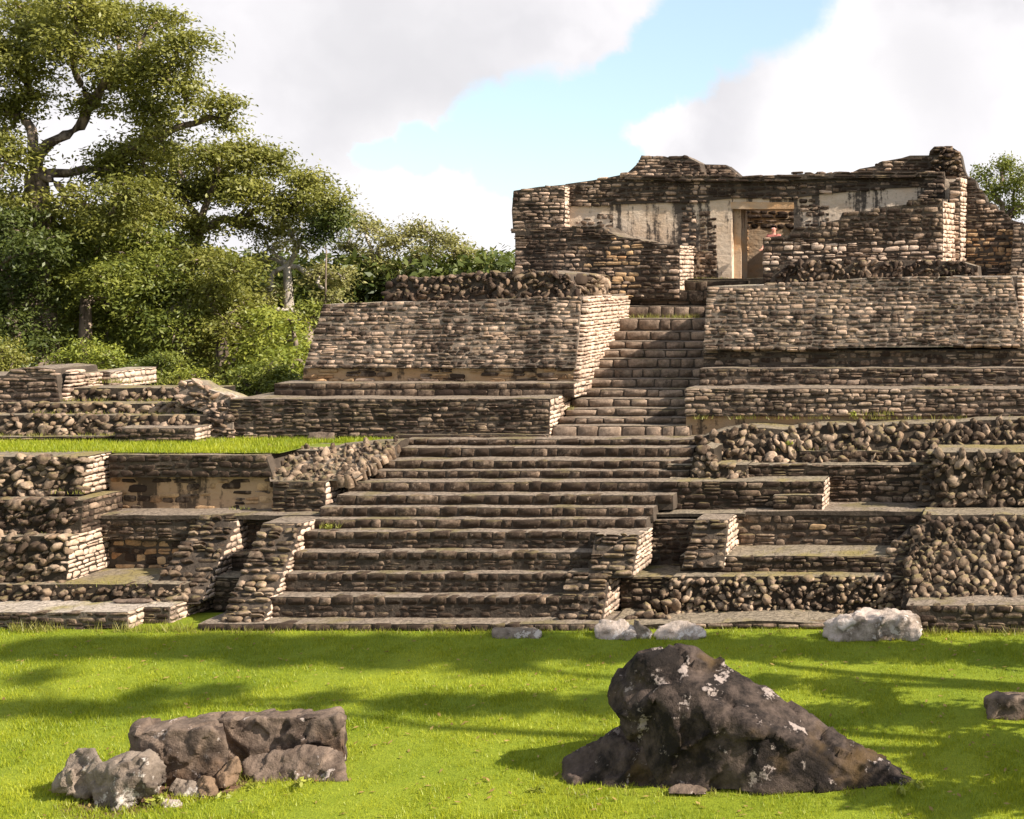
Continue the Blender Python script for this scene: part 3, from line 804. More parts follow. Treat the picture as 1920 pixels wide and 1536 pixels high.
# ================================================================== UPPER STAIRWAY
UP = [(820, 799), (798, 784), (783, 766.5), (765, 748), (746, 730), (728.5, 711), (710, 693), (692, 673), (672, 656.5), (656, 640.5), (640, 622), (620, 598)]
T = Masonry('narrow_stairway', (-11, 32.2, 3.4), 'narrow upper stairway of squared grey blocks, half in shadow, between two high walls', 'stairs', stone_name='step_block')
Y = 32.25; z0 = S[-1][1] - 0.1
X0, X1 = -12.68, -9.12
US = []
for i, (yb, yt) in enumerate(UP):
    zt = zof(yt, Y)
    US.append((Y, z0, zt)); z0 = zt; Y += 0.42
US.append((Y + 0.45, z0 - 0.02, zof(574, Y + 0.45)))
US.append((Y + 0.95, US[-1][2], US[-1][2] + 0.16))
for i, (Y, z0, zt) in enumerate(US):
    xx1 = X1
    Yn = US[i + 1][0] if i + 1 < len(US) else Y + 1.2
    xl = X0 if i != 12 else xof(1172, Y)
    st = T.core('step', [(xl, z0 - 0.1), (xx1, z0 - 0.1), (xx1, zt), (xl, zt)], Y, Yn - Y + 0.5, 'core', wob=0.008)
    T.lay([(xl, z0), (xx1, z0), (xx1, zt + 0.01), (xl, zt + 0.01)], lambda u, v, Y=Y: Vector((u, Y, v)), (1, 0, 0), (0, 0, 1), (0, -1, 0), ch=zt - z0 + 0.01, ch_var=0,
          ln=(0.30, 0.75), kind='ashlar', mat='ustep', thick=0.32, proud=0.03, parent=st, gap=0.022)
T.finish()
T = Masonry('landing_steps', (-10.5, 37.6, 6.8), 'two long shallow steps before the temple door above the narrow stairs', 'steps')
T.block(1050, 1345, 545, 565, 38.15 - 0.1, 39.2, mat='step', ch=0.3, ch_var=0, kind='ashlar', ln=(0.3, 0.9), core='coremoss')
T.block(1282, 1400, 527, 546, 38.5, 39.8, mat='step', ch=0.3, ch_var=0, kind='ashlar', ln=(0.3, 0.9), core='coremoss')
T.finish()


# ================================================================== RIGHT, UPPER TERRACE
RX = 2900
T = Masonry('terrace_face_wall', (xof(1600, 32.3), 32.3, 3.3), 'long terrace face of flat stones right of the upper stairs, above the tumbled boulders', 'wall')
T.front([(1286, 830), (RX, 830), (RX, 780), (1286, 780)], 32.42, back=1.5, style='none', core='plaster_low', name='plaster_band')
T.block(1284, RX, 729, 781, 32.28, 33.9, k=0.1, mat='stone', ch=0.12, ln=(0.16, 0.42))
T.finish()
T = Masonry('right_terrace_course', (xof(1600, 33.3), 33.3, 4.5), 'lower of the two dark bands under the great right-hand wall', 'wall', 'dark bands under the right-hand wall')
T.block(1311, RX, 691, 731, 33.2, 34.6, k=0.1, mat='dark', ch=0.125, ln=(0.16, 0.42), mats=lambda u, v: 'stone' if rng.random() < 0.3 else 'dark')
T.finish()
T = Masonry('right_terrace_course', (xof(1600, 33.7), 33.7, 5.0), 'upper dark band tucked under the ledge of the great right-hand wall', 'wall', 'dark bands under the right-hand wall')
T.block(1319, 1935, 656, 693, 33.75, 34.9, k=0.05, mat='dark', ch=0.13, ln=(0.2, 0.45), mats=lambda u, v: 'stone' if rng.random() < 0.4 else 'dark')
T.finish()
T = Masonry('great_right_wall', (xof(1600, 33.7), 33.6, 5.4), 'great sloping wall of coursed brown stone below the temple, right of the stairs', 'wall')
zw = zof(657, 33.55)
T.front([(1319, 657), (1925, 648), (1897, 519), (1640, 521), (1500, 530), (1400, 536), (1326, 538)], 33.55, k=0.32, z0=zw, back=4.8, mat='upper', ch=0.110, ln=(0.14, 0.40), core='corepale',
        mats=lambda u, v: 'stone' if rng.random() < 0.5 else 'upper')
Xr = xof(1917, 33.9)
U = Vector((0.42, 1, 0)).normalized(); N = Vector((1, -0.42, 0)).normalized()
o0 = Vector((xof(1917, 33.65), 33.65, zw))
T.lay([(0, 0), (3.4, 0), (3.4, 2.0), (0.75, 2.0)], lambda u, v: o0 + U * u + Vector((0, 0, v)) - Vector((0.16 * v, 0, 0)), U, (0, 0, 1), N, ch=0.12, mat='pale', ln=(0.15, 0.3))
T.core('mortar_core', [(o0.x - 2, zw), (o0.x + 0.7, zw), (o0.x + 0.2, zw + 2.0), (o0.x - 2, zw + 2.0)], 35.0, 2.5, 'corepale')
T.finish()


# ================================================================== RIGHT, LOWER TERRACES
T = Masonry('tumbled_boulders', (xof(1600, 31.2), 31.1, 2.8), 'long slope of big tumbled boulders across the right side above the dark terraces', 'rubble')
T.front([(1292, 906), (1345, 898), (1440, 872), (1520, 872), (1740, 866), (1930, 850), (RX, 850), (RX, 782), (1900, 786), (1760, 793), (1640, 797), (1530, 798), (1470, 806), (1400, 800), (1340, 812), (1306, 822), (1322, 850), (1300, 872)],
        30.75, k=0.75, z0=zof(872, 30.75), style='heap', size=0.235, mat='rubble', back=1.9, core='coremoss', proud=0.10, asp=(1.0, 2.0), rot=1.6, thick=0.34, jit=0.40)
T.finish()
T = Masonry('stair_shoulder', (xof(1320, 30), 29.9, 2.6), 'rough mossy stone lump at the right end of the upper wide steps', 'rubble')
T.front([(1292, 906), (1400, 906), (1400, 872), (1340, 870), (1338, 842), (1318, 838), (1300, 850)], 30.05, k=0.2, z0=zof(906, 30.05), style='heap', size=0.2, mat='rubble', back=1.2, core='coremoss')
T.finish()
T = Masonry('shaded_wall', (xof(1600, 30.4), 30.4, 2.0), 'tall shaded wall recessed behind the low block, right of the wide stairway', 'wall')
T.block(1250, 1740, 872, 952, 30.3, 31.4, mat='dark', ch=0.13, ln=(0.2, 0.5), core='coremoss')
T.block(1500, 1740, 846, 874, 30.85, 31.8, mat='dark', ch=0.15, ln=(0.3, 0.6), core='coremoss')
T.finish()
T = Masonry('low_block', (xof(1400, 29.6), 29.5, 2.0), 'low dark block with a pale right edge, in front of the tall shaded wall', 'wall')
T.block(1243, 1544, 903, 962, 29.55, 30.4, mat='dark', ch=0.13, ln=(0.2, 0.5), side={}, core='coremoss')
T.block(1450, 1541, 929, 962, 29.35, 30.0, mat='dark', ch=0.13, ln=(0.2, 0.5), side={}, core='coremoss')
T.finish()
T = Masonry('rubble_wall', (xof(1830, 29.6), 29.6, 2.0), 'high wall of upright round rubble at the right edge, above the pale ledge', 'wall')
T.block(1752, RX, 848, 950, 29.5, 30.9, k=0.12, style='heap', size=0.25, mat='rubble', rot=1.6, core='coremoss')
T.front([(1716, 948), (1762, 948), (1762, 850), (1736, 850)], 29.62, k=0.3, z0=2.0, style='heap', size=0.17, asp=(1.6, 2.8), rot=0.3, back=1.0, mat='rubble')
T.finish()
zT2 = 2.03
T = Masonry('right_terrace_ledge', (xof(1550, 29), 28.9, 1.9), 'pale walkway ledge running right from the stairs over the middle dark wall', 'ledge')
T.core('ledge_top', [(xof(1205, 29.2), 1.93), (xof(1400, 29.2), 1.93), (xof(1400, 29.2), zT2 - 0.02), (xof(1205, 29.2), zT2 - 0.04)], 29.05, 1.5, 'coremoss')
T.core('ledge_top', [(xof(1395, 29.2), 1.93), (xof(RX, 29.2), 1.93), (xof(RX, 29.2), zT2), (xof(1395, 29.2), zT2)], 29.18, 1.5, 'core')
T.finish()
T = Masonry('middle_dark_wall', (xof(1540, 29.2), 29.2, 1.2), 'dark reddish wall under the pale ledge, right of the small bright pier', 'wall')
T.block(1290, 1770, 966, 1040, 29.22, 30.2, mat='dark', ch=0.14, ln=(0.2, 0.5), mats=lambda u, v: 'ochre' if rng.random() < 0.06 else 'dark')
T.finish()
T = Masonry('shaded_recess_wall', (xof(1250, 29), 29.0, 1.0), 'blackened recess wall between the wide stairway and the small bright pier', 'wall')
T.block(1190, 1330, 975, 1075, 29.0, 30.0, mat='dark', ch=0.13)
T.finish()
T = Masonry('bright_pier', (xof(1330, 28.1), 28.1, 1.2), 'small broken pier with a bright white sunlit side below the right ledge', 'pier')
T.front(None, 27.95, k=0.5, z0=1.0, xz=[(-8.1, 1.0), (-7.15, 1.0), (-7.15, 1.98), (-7.9, 1.98)], back=1.3, mat='rubble', ch=0.14, ln=(0.18, 0.42), rough=0.06, gone=0.05, gap=0.03, proud=0.06, thick=0.24)
T.side(-7.15, [(28.0, 1.0), (29.25, 1.0), (29.25, 1.98), (28.5, 1.98)], mat='pale', ch=0.12, ln=(0.12, 0.24))
T.finish()
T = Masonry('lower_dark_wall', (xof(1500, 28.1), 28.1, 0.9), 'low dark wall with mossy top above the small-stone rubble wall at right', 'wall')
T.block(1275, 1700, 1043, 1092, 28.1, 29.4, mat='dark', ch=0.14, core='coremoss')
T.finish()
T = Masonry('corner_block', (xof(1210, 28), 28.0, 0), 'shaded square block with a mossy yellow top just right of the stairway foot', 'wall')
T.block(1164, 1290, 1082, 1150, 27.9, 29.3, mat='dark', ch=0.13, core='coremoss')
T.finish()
T = Masonry('small_stone_wall', (xof(1460, 27.6), 27.6, 0.1), 'wide rubble wall of small rounded stones behind the flat slab at right', 'wall')
T.front([(1222, 1158), (1700, 1158), (1700, 1082), (1400, 1081), (1262, 1081), (1238, 1110)], 27.5, k=0.2, z0=zof(1158, 27.5), style='heap', size=0.17, back=1.2, core='coremoss', mat='rubble', proud=0.09)
T.heap([(-9.2, 0.0), (-8.0, 0.0), (-8.0, 0.55), (-8.5, 0.35)], lambda u, v: Vector((u, 27.05 + 0.9 * v, 0.08 + v)), (1, 0, 0), Vector((0, 0.67, 0.74)), Vector((0, -0.74, 0.67)), size=0.2, asp=(1.2, 2.2), rot=0.5, mat='rubble')
T.finish()
T = Masonry('flat_slab', (xof(1430, 26.9), 26.8, 0), 'flat weathered stone apron lying on the lawn edge below the small-stone wall', 'slab')
T.core('slab', [(xof(1140, 27), -0.05), (xof(1560, 27), -0.05), (xof(1575, 27), 0.14), (xof(1460, 27), 0.17), (xof(1300, 27), 0.14), (xof(1150, 27), 0.06)], 26.62, 1.4, 'coremoss', wob=0.03)
T.lay([(xof(1290, 26.7), 0), (xof(1570, 26.7), 0), (xof(1570, 26.7), 0.12), (xof(1290, 26.7), 0.12)], lambda u, v: Vector((u, 26.62, v)), (1, 0, 0), (0, 0, 1), (0, -1, 0), ch=0.13, ch_var=0, ln=(0.3, 0.8), kind='ashlar', mat='stone', thick=0.3)
T.finish()
T = Masonry('right_base_wall', (xof(1850, 26.45), 26.4, 0), 'low black base wall with pale top at the right edge, behind the big bleached boulder', 'wall')
T.block(1700, RX, None, None, 26.4, 27.9, z=(-0.05, zof(1135, 26.4)), mat='dark', ch=0.16, ln=(0.15, 0.4), core='core')
T.finish()
T = Masonry('boulder_wall', (xof(1820, 27.2), 27.1, 0.5), 'big leaning wall of large round boulders at the lower right edge', 'wall')
z_ = zof(1122, 27.05)
T.front([(1690, 1140), (RX, 1140), (RX, 965), (1730, 965), (1712, 1000), (1700, 1060)], 27.05, k=0.95, z0=z_ - 0.1, style='heap', size=0.205, mat='rubble', back=2.4, proud=0.09, asp=(1.0, 1.6), thick=0.30, core='coremoss')
T.front([(1660, 1120), (1704, 1120), (1722, 1030), (1700, 1000), (1670, 1030)], 27.6, k=0.7, z0=0.5, style='heap', size=0.17, asp=(1.6, 2.8), rot=0.3, mat='rubble', back=1.5)
T.finish()


# ================================================================== TEMPLE
TF = 7.43
YT = 39.6
T = Masonry('temple', (xof(1380, YT), YT, TF), 'ruined roofless temple with plastered front and doorway crowning the pyramid', 'temple')
def tp(pts, Y=YT): return [(xof(a, Y), zof(b, Y)) for a, b in pts]
top = tp([(962, 357), (1010, 350), (1080, 343), (1150, 333), (1172, 326)])
dl, dr, dt, db = xof(1372, YT), xof(1488, YT), zof(378, YT), TF - 0.15
# plastered front left of the door, right of it and over it
T.core('plaster_wall', tp([(1040, 552), (1372, 552), (1372, 350), (1180, 348), (1040, 365)]), YT, 1.1, 'plaster')
T.core('plaster_wall', tp([(1488, 540), (1800, 540), (1800, 335), (1488, 345)]), YT, 1.1, 'plaster')
T.core('plaster_wall', tp([(1374, 391), (1486, 391), (1486, 352), (1374, 352)]), YT + 0.003, 1.0, 'plaster')
T.core('door_reveal', tp([(1366, 545), (1386, 545), (1386, 392), (1366, 392)]), YT + 0.26, 0.84, 'plaster_door')
T.core('door_lintel', tp([(1371, 392), (1489, 392), (1489, 379), (1371, 379)]), YT - 0.015, 1.1, 'plaster_door')
T.core('inner_wall', tp([(1300, 560), (1560, 560), (1560, 380), (1300, 380)], 41.9), 41.9, 0.5, 'plaster_door')
T.front([(1385, 430), (1500, 430), (1500, 385), (1385, 385)], 41.9, do_core=False, mat='dark', ch=0.16, ln=(0.25, 0.5), mats=lambda u, v: 'upper' if rng.random() < 0.5 else 'dark')
T.front([(1392, 480), (1404, 480), (1404, 430), (1392, 430)], 41.9, do_core=False, mat='ochre', ch=0.13, ln=(0.2, 0.3))
T.core('floor', [(xof(1280, YT), TF - 0.5), (xof(1600, YT), TF - 0.5), (xof(1600, YT), TF), (xof(1280, YT), TF)], 38.9, 3.5, 'coremoss')
# black stone band along the top of the wall
T.front([(1060, 388), (1130, 384), (1280, 380), (1372, 372), (1480, 372), (1540, 365), (1600, 358), (1700, 352), (1760, 348), (1770, 322), (1590, 324), (1385, 331), (1290, 326), (1172, 326), (1110, 338), (1060, 345)],
        YT - 0.05, mat='dark', ch=0.125, ln=(0.17, 0.42), back=1.2, mats=lambda u, v: 'upper' if rng.random() < 0.18 + 0.4 * (u < xof(1330, YT)) else 'dark')
T.front([(1170, 336), (1385, 341), (1590, 334), (1770, 330), (1770, 322), (1590, 324), (1385, 331), (1172, 328)], YT - 0.20, back=0.6, mat='dark', ch=0.12, ln=(0.3, 0.8))
# protruding stone end at the left
T.front([(962, 430), (1058, 428), (1058, 347), (1010, 351), (963, 358), (960, 395)], 39.2, back=1.5, mat='upper', ch=0.125, ln=(0.18, 0.42))
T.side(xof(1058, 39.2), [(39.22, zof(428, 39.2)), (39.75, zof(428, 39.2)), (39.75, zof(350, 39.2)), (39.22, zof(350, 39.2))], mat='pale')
T.front([(958, 438), (1075, 432), (1075, 425), (958, 429)], 39.05, back=0.9, mat='dark', ch=0.12, ln=(0.4, 0.8))
# patches of bare stone showing through the plaster, stripe by stripe
for a0, a1, b0, b1 in ((1278, 1306, 388, 470), (1312, 1344, 395, 525), (1120, 1150, 400, 430), (1296, 1345, 470, 528), (1510, 1555, 385, 425), (1500, 1530, 372, 400), (1080, 1125, 410, 430)):
    T.front([(a0, b1), (a1, b1), (a1, b0), (a0, b0)], YT, do_core=False, mat='dark', ch=0.12, ln=(0.15, 0.3), proud=0.02, gone=0.12, mats=lambda u, v: 'upper' if rng.random() < 0.35 else 'dark')
T.front([(1720, 372), (1770, 372), (1772, 330), (1760, 330), (1745, 345)], 39.3, back=1.0, mat='upper', ch=0.13, ln=(0.25, 0.5))
T.finish()

T = Masonry('roof_stump', (xof(1290, 40.6), 40.4, zof(330, 40.4)), 'broken stump of the temple roof with a pale right face, left of the door', 'ruin')
T.front([(1165, 334), (1318, 334), (1312, 306), (1284, 292), (1250, 295), (1202, 291), (1196, 306), (1184, 318)], 40.3, k=0.1, z0=zof(334, 40.3), back=1.2, mat='upper', ch=0.12, ln=(0.18, 0.42))
T.side(xof(1284, 40.3), [(40.34, zof(336, 40.3)), (41.6, zof(336, 40.3)), (41.6, zof(304, 40.3)), (40.4, zof(293, 40.3))], mat='pale')
T.front([(1316, 334), (1388, 333), (1372, 318), (1360, 309), (1318, 308)], 41.0, back=0.8, mat='upper', ch=0.12, ln=(0.18, 0.42))
T.finish()
T = Masonry('roof_crest', (xof(1700, 40.4), 40.2, zof(330, 40.2)), 'jagged roof crest with a rounded turret-like lump at the right end of the temple', 'ruin')
T.front([(1588, 328), (1815, 335), (1806, 316), (1800, 286), (1782, 274), (1752, 275), (1744, 283), (1742, 292), (1706, 292), (1690, 296), (1650, 304), (1640, 312), (1612, 316)], 40.1, back=1.4, mat='upper', ch=0.12, ln=(0.2, 0.45), mats=lambda u, v: 'dark' if rng.random() < 0.5 else 'upper')
T.heap([(xof(1742, 40.0), zof(330, 40.0)), (xof(1802, 40.0), zof(330, 40.0)), (xof(1798, 40.0), zof(288, 40.0)), (xof(1778, 40.0), zof(276, 40.0)), (xof(1750, 40.0), zof(280, 40.0))],
       lambda u, v: Vector((u, 39.95, v)), (1, 0, 0), (0, 0, 1), (0, -1, 0), size=0.2, mat='dark', asp=(1.5, 2.2), rot=0.5, thick=0.45)
T.finish()

T = Masonry('front_left_wall', (xof(1120, 38), 38.0, 7.0), 'broken front wall of ochre and black stones left of the temple door, with a bright right end', 'wall')
T.front([(966, 560), (1274, 560), (1274, 459), (1215, 455), (1200, 450), (1182, 447), (1160, 444), (1142, 434), (1126, 424), (1076, 424), (1060, 432), (966, 434)], 38.0, back=1.5, mat='upper', ch=0.135, ln=(0.17, 0.44),
        mats=lambda u, v: 'dark' if (v + 0.25 * math.sin(u * 2.1) > 8.35 or xof(1215, 38) < u < xof(1262, 38)) and rng.random() < 0.8 else ('ochre' if xof(1075, 38) < u < xof(1200, 38) and rng.random() < 0.45 else 'upper'))
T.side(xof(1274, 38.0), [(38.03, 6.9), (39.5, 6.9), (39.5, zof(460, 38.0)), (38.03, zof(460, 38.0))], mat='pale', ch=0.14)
T.finish()
T = Masonry('front_right_wall', (xof(1600, 37.5), 37.5, 7.9), 'stepped dark wall screening the right half of the temple door', 'wall')
T.front([(1431, 545), (1768, 545), (1768, 372), (1702, 376), (1700, 384), (1640, 390), (1636, 396), (1580, 399), (1574, 412), (1540, 420), (1536, 425), (1484, 431), (1480, 440), (1431, 446)],
        37.5, back=0.8, mat='dark', ch=0.135, ln=(0.17, 0.40), mats=lambda u, v: 'upper' if rng.random() < (0.25 if v > zof(450, 37.5) else 0.35) else ('dark' if v > zof(450, 37.5) or rng.random() < 0.35 else 'pale'))
T.lay([(0, 0), (1.7, 0), (1.7, 2.05), (0, 1.95)], lambda u, v: Vector((xof(1766, 37.5), 37.55, zof(500, 37.5))) + Vector((0.28, 0.96, 0)) * u + Vector((0, 0, v)), (0.28, 0.96, 0), (0, 0, 1), (0.96, -0.28, 0), ch=0.14, mat='pale', ln=(0.12, 0.26))
T.core('mortar_core', [(xof(1766, 37.5) - 0.1, zof(500, 37.5)), (xof(1776, 38.5), zof(500, 38.5)), (xof(1776, 38.5), zof(374, 38.5)), (xof(1766, 37.5) - 0.1, zof(374, 37.5))], 38.3, 1.2, 'corepale')
T.finish()
T = Masonry('end_pier', (xof(1805, 38.3), 38.2, 7.5), 'tall slim pier with a white sunlit right face beside the stepped dark wall', 'pier')
T.front([(1780, 505), (1800, 505), (1800, 335), (1780, 345)], 38.6, back=1.5, mat='upper', ch=0.13)
T.lay([(0, 0), (1.3, 0), (1.1, 2.75), (0.1, 2.8)], lambda u, v: Vector((xof(1800, 38.6), 38.62, zof(500, 38.6))) + Vector((0.28, 0.96, 0)) * u + Vector((0, 0, v)), (0.28, 0.96, 0), (0, 0, 1), (0.96, -0.28, 0), ch=0.14, mat='pale', ln=(0.12, 0.26))
T.core('mortar_core', [(xof(1795, 39), zof(505, 39)), (xof(1812, 39.2), zof(505, 39)), (xof(1812, 39.2), zof(335, 39)), (xof(1795, 39), zof(335, 39))], 39.2, 1.0, 'corepale')
T.finish()
T = Masonry('stepped_ruin', (xof(1870, 39), 38.8, 7.0), 'orange-brown ruined wall stepping down at the far right of the temple', 'ruin')
T.front([(1812, 540), (2040, 540), (2040, 470), (1960, 440), (1925, 420), (1896, 412), (1890, 402), (1872, 396), (1868, 384), (1850, 378), (1846, 362), (1832, 352), (1828, 336), (1812, 332)], 39.0, k=0.05, z0=7, back=2.5, mat='ochre', ch=0.13, ln=(0.17, 0.4),
        mats=lambda u, v: 'ochre' if v < zof(430, 39) - 7 and rng.random() < 0.7 else ('dark' if rng.random() < 0.6 else 'upper'))
T.front([(1893, 540), (2040, 540), (2040, 480), (1960, 445), (1925, 424), (1900, 420)], 38.0, k=0.15, z0=7, back=1.5, mat='stone', ch=0.13)
T.finish()
T = Masonry('dark_rubble_band', (xof(1640, 36.6), 36.6, 7.5), 'band of black rubble on top of the great right-hand wall, below the stepped dark wall', 'parapet')
T.front([(1442, 532), (1835, 528), (1832, 500), (1800, 490), (1740, 489), (1500, 492), (1462, 497), (1450, 510)], 36.2, k=0.1, z0=zof(532, 36.2), style='heap', size=0.19, mat='dark', back=2.4, asp=(1.1, 2.0), rot=1.6, proud=0.1)
T.finish()


# ================================================================== ROCKS ON THE LAWN
def rock(name, hulls, mat, label, cat, voxel=0.05, amp=0.05, freq=2.2, group=None, seed=0.0, facet=0.8):
    """hulls: lists of (px, py, Y); joined, remeshed and worn with noise into one mesh"""
    bm = bmesh.new()
    for h in hulls:
        vs = [bm.verts.new((xof(px, Y_), Y_, zof(py, Y_))) for px, py, Y_ in h]
        r = bmesh.ops.convex_hull(bm, input=vs)
        bmesh.ops.delete(bm, geom=list({g for g in r['geom_interior'] + r['geom_unused'] if isinstance(g, bmesh.types.BMVert)}), context='VERTS')
    me = bpy.data.meshes.new(name); bm.to_mesh(me); bm.free()
    o = link(name, me)
    md = o.modifiers.new('remesh', 'REMESH'); md.mode = 'VOXEL'; md.voxel_size = voxel; md.use_smooth_shade = True
    ms = o.modifiers.new('smooth', 'SMOOTH'); ms.iterations = 1; ms.factor = 0.5
    dg = bpy.context.evaluated_depsgraph_get()
    me2 = bpy.data.meshes.new_from_object(o.evaluated_get(dg))
    o.modifiers.clear(); o.data = me2; me2.name = name
    n = len(me2.vertices)
    co = np.zeros(n * 3, dtype=np.float32); me2.vertices.foreach_get('co', co); co = co.reshape(-1, 3)
    nm = np.zeros(n * 3, dtype=np.float32); me2.vertices.foreach_get('normal', nm); nm = nm.reshape(-1, 3)
    c0 = Vector(((co[:, 0].min() + co[:, 0].max()) / 2, (co[:, 1].min() + co[:, 1].max()) / 2, max(0.0, co[:, 2].min())))
    for i in range(n):
        p = Vector(co[i]) * freq + Vector((seed, seed * 2.1, 0))
        d = mnoise.noise(p) * 0.9 + (0.5 - abs(mnoise.noise(p * 2.1))) * 0.7 + mnoise.noise(p * 4.7) * 0.4 + mnoise.noise(p * 10) * 0.22
        if facet:
            q = p * 1.15 + Vector((mnoise.noise(p * 1.5), mnoise.noise(p * 1.5 + Vector((7, 0, 0))), 0)) * 0.25
            dist, pts = mnoise.voronoi(q)
            c_ = pts[0]; hv = Vector((math.sin(c_.x * 91.7 + c_.y * 33.1), math.sin(c_.y * 71.3 + c_.z * 57.9), math.sin(c_.z * 83.1 + c_.x * 29.3)))
            d = d * (1 - 0.78 * facet) + facet * (hv.dot(q - c_) * 1.7 + hv.x * 0.16)
        d -= max(0, 0.10 - abs(mnoise.noise(p * 0.8 + Vector((9, 0, 0))))) * 4.0     # cracks
        co[i] += nm[i] * d * amp
    co -= np.array(c0)
    me2.vertices.foreach_set('co', co.ravel()); me2.update()
    me2.materials.clear(); me2.materials.append(M[mat])
    o.location = c0
    return tag(o, label, cat, group)


rock('fallen_boulder', [[(1302, 1214, 19.25), (1272, 1222, 19.6), (1196, 1226, 19.5), (1200, 1228, 18.95), (1158, 1262, 19.35), (1140, 1300, 19.25), (1144, 1332, 18.95), (1176, 1366, 18.85), (1240, 1420, 18.62), (1255, 1488, 18.45),
                         (1285, 1250, 18.85), (1262, 1330, 18.42), (1330, 1300, 18.55), (1400, 1360, 18.30), (1400, 1488, 18.22), (1560, 1486, 18.32), (1690, 1482, 18.55), (1716, 1466, 18.72), (1705, 1452, 18.85),
                         (1600, 1404, 19.05), (1445, 1312, 19.3), (1340, 1236, 19.35), (1300, 1300, 20.4), (1400, 1380, 20.6), (1600, 1445, 20.1), (1280, 1460, 20.3)],
                        [(1140, 1300, 19.2), (1136, 1322, 19.0), (1150, 1345, 18.8), (1200, 1350, 18.6), (1225, 1310, 18.55), (1180, 1285, 18.9), (1180, 1320, 19.4)]],
     'rock_dark', 'huge black wedge-shaped boulder, lichen spotted, leaning with its blunt head up to the left', 'boulder', 0.04, 0.062, 1.6, seed=3.3, facet=0.85)
rock('low_boulder', [[(1050, 1455, 18.9), (1064, 1425, 19.0), (1108, 1386, 19.1), (1188, 1356, 19.3), (1235, 1390, 18.75), (1300, 1440, 18.55), (1300, 1488, 18.4), (1060, 1482, 18.6), (1150, 1470, 20.1), (1200, 1400, 20.0)]],
     'rock_dark', 'low black rock tucked under the left side of the huge wedge-shaped boulder', 'boulder', 0.04, 0.07, 1.9, seed=8.0)
rock('pebble', [[(1250, 1480, 18.3), (1265, 1470, 18.35), (1300, 1469, 18.35), (1330, 1480, 18.3), (1325, 1490, 18.15), (1252, 1490, 18.15), (1290, 1480, 18.6)]], 'rock_mid', 'small brown stone lying in the grass against the huge dark boulder', 'stone', 0.03, 0.02, 5, seed=2)

# the group at left: cut block, long block behind, leaning slab, knobbly boulder, stones between
rock('cut_block', [[(240, 1462, 18.85), (240, 1376, 18.8), (252, 1360, 18.95), (262, 1351, 19.25), (398, 1349, 19.3), (412, 1356, 18.9), (430, 1400, 18.75), (436, 1450, 18.75), (400, 1476, 18.6), (262, 1476, 18.62), (262, 1371, 18.62), (400, 1366, 18.66), (300, 1476, 19.6), (410, 1460, 19.6)]],
     'rock_mid', 'chunky squared brown block with flat top, left block of the foreground group', 'stone block', 0.028, 0.04, 2.4, seed=4)
rock('long_block', [[(360, 1347, 19.6), (372, 1341, 19.95), (540, 1333, 20.0), (640, 1331, 19.9), (650, 1345, 19.5), (652, 1420, 19.25), (645, 1450, 19.2), (380, 1450, 19.3), (392, 1352, 19.35), (560, 1343, 19.3), (632, 1341, 19.3), (640, 1450, 19.9), (380, 1450, 19.9)]],
     'rock_mid', 'long rectangular brown block at the back of the foreground group', 'stone block', 0.03, 0.05, 2.2, seed=5)
rock('leaning_slab', [[(456, 1462, 18.85), (455, 1425, 18.95), (470, 1412, 19.0), (575, 1396, 19.1), (600, 1395, 19.1), (618, 1404, 19.05), (646, 1408, 19.05), (650, 1470, 18.7), (470, 1470, 18.7), (600, 1420, 18.9), (560, 1455, 19.3), (640, 1450, 19.3)]],
     'rock_mid', 'low slab leaning on the front of the long brown block', 'stone slab', 0.03, 0.04, 3, seed=6)
rock('knobbly_boulder', [[(180, 1512, 17.9), (178, 1440, 18.05), (215, 1416, 18.2), (262, 1406, 18.25), (300, 1412, 18.2), (313, 1440, 18.1), (312, 1476, 18.0), (270, 1502, 17.9), (210, 1524, 17.75), (250, 1450, 17.8), (250, 1450, 18.6), (200, 1500, 18.5)],
                         [(120, 1450, 18.2), (125, 1410, 18.3), (150, 1398, 18.35), (180, 1403, 18.3), (200, 1430, 18.1), (200, 1480, 18.0), (150, 1500, 18.05), (130, 1484, 18.1), (160, 1450, 18.7)],
                         [(95, 1470, 18.15), (104, 1444, 18.15), (136, 1440, 18.05), (140, 1470, 18.0), (128, 1490, 18.05), (100, 1484, 18.1), (115, 1462, 18.5)]],
     'rock_grey', 'knobbly grey and black boulder in front of the squared block, with pale left end', 'boulder', 0.032, 0.05, 3.0, seed=7)
rock('wedge_stone', [[(312, 1482, 18.35), (330, 1458, 18.45), (366, 1466, 18.4), (392, 1486, 18.3), (385, 1497, 18.15), (320, 1496, 18.2), (350, 1480, 18.7)]], 'rock_grey', 'thin grey wedge stone between the knobbly boulder and the ochre stone', 'stone', 0.025, 0.03, 4, seed=1)
rock('ochre_stone', [[(363, 1470, 18.35), (378, 1452, 18.4), (402, 1462, 18.35), (411, 1484, 18.25), (402, 1498, 18.1), (372, 1494, 18.15), (385, 1470, 18.65)]], 'rock_ochre', 'small rounded ochre stone below the squared brown block', 'stone', 0.025, 0.02, 5, seed=1.5)
rock('brown_stone', [[(398, 1486, 18.4), (404, 1452, 18.55), (432, 1416, 18.7), (448, 1422, 18.65), (452, 1445, 18.6), (438, 1470, 18.5), (415, 1480, 18.35), (430, 1450, 18.9)]], 'rock_ochre', 'angular brown stone leaning in the gap between squared block and slab', 'stone', 0.025, 0.03, 4, seed=2.5)
rock('pale_pebble', [[(300, 1510, 17.95), (310, 1498, 18.0), (338, 1500, 18.0), (346, 1510, 17.9), (335, 1516, 17.85), (305, 1516, 17.85), (320, 1505, 18.15)]], 'rock_white', 'small white pebble on bare soil in front of the wedge stone', 'stone', 0.02, 0.012, 6, seed=3)

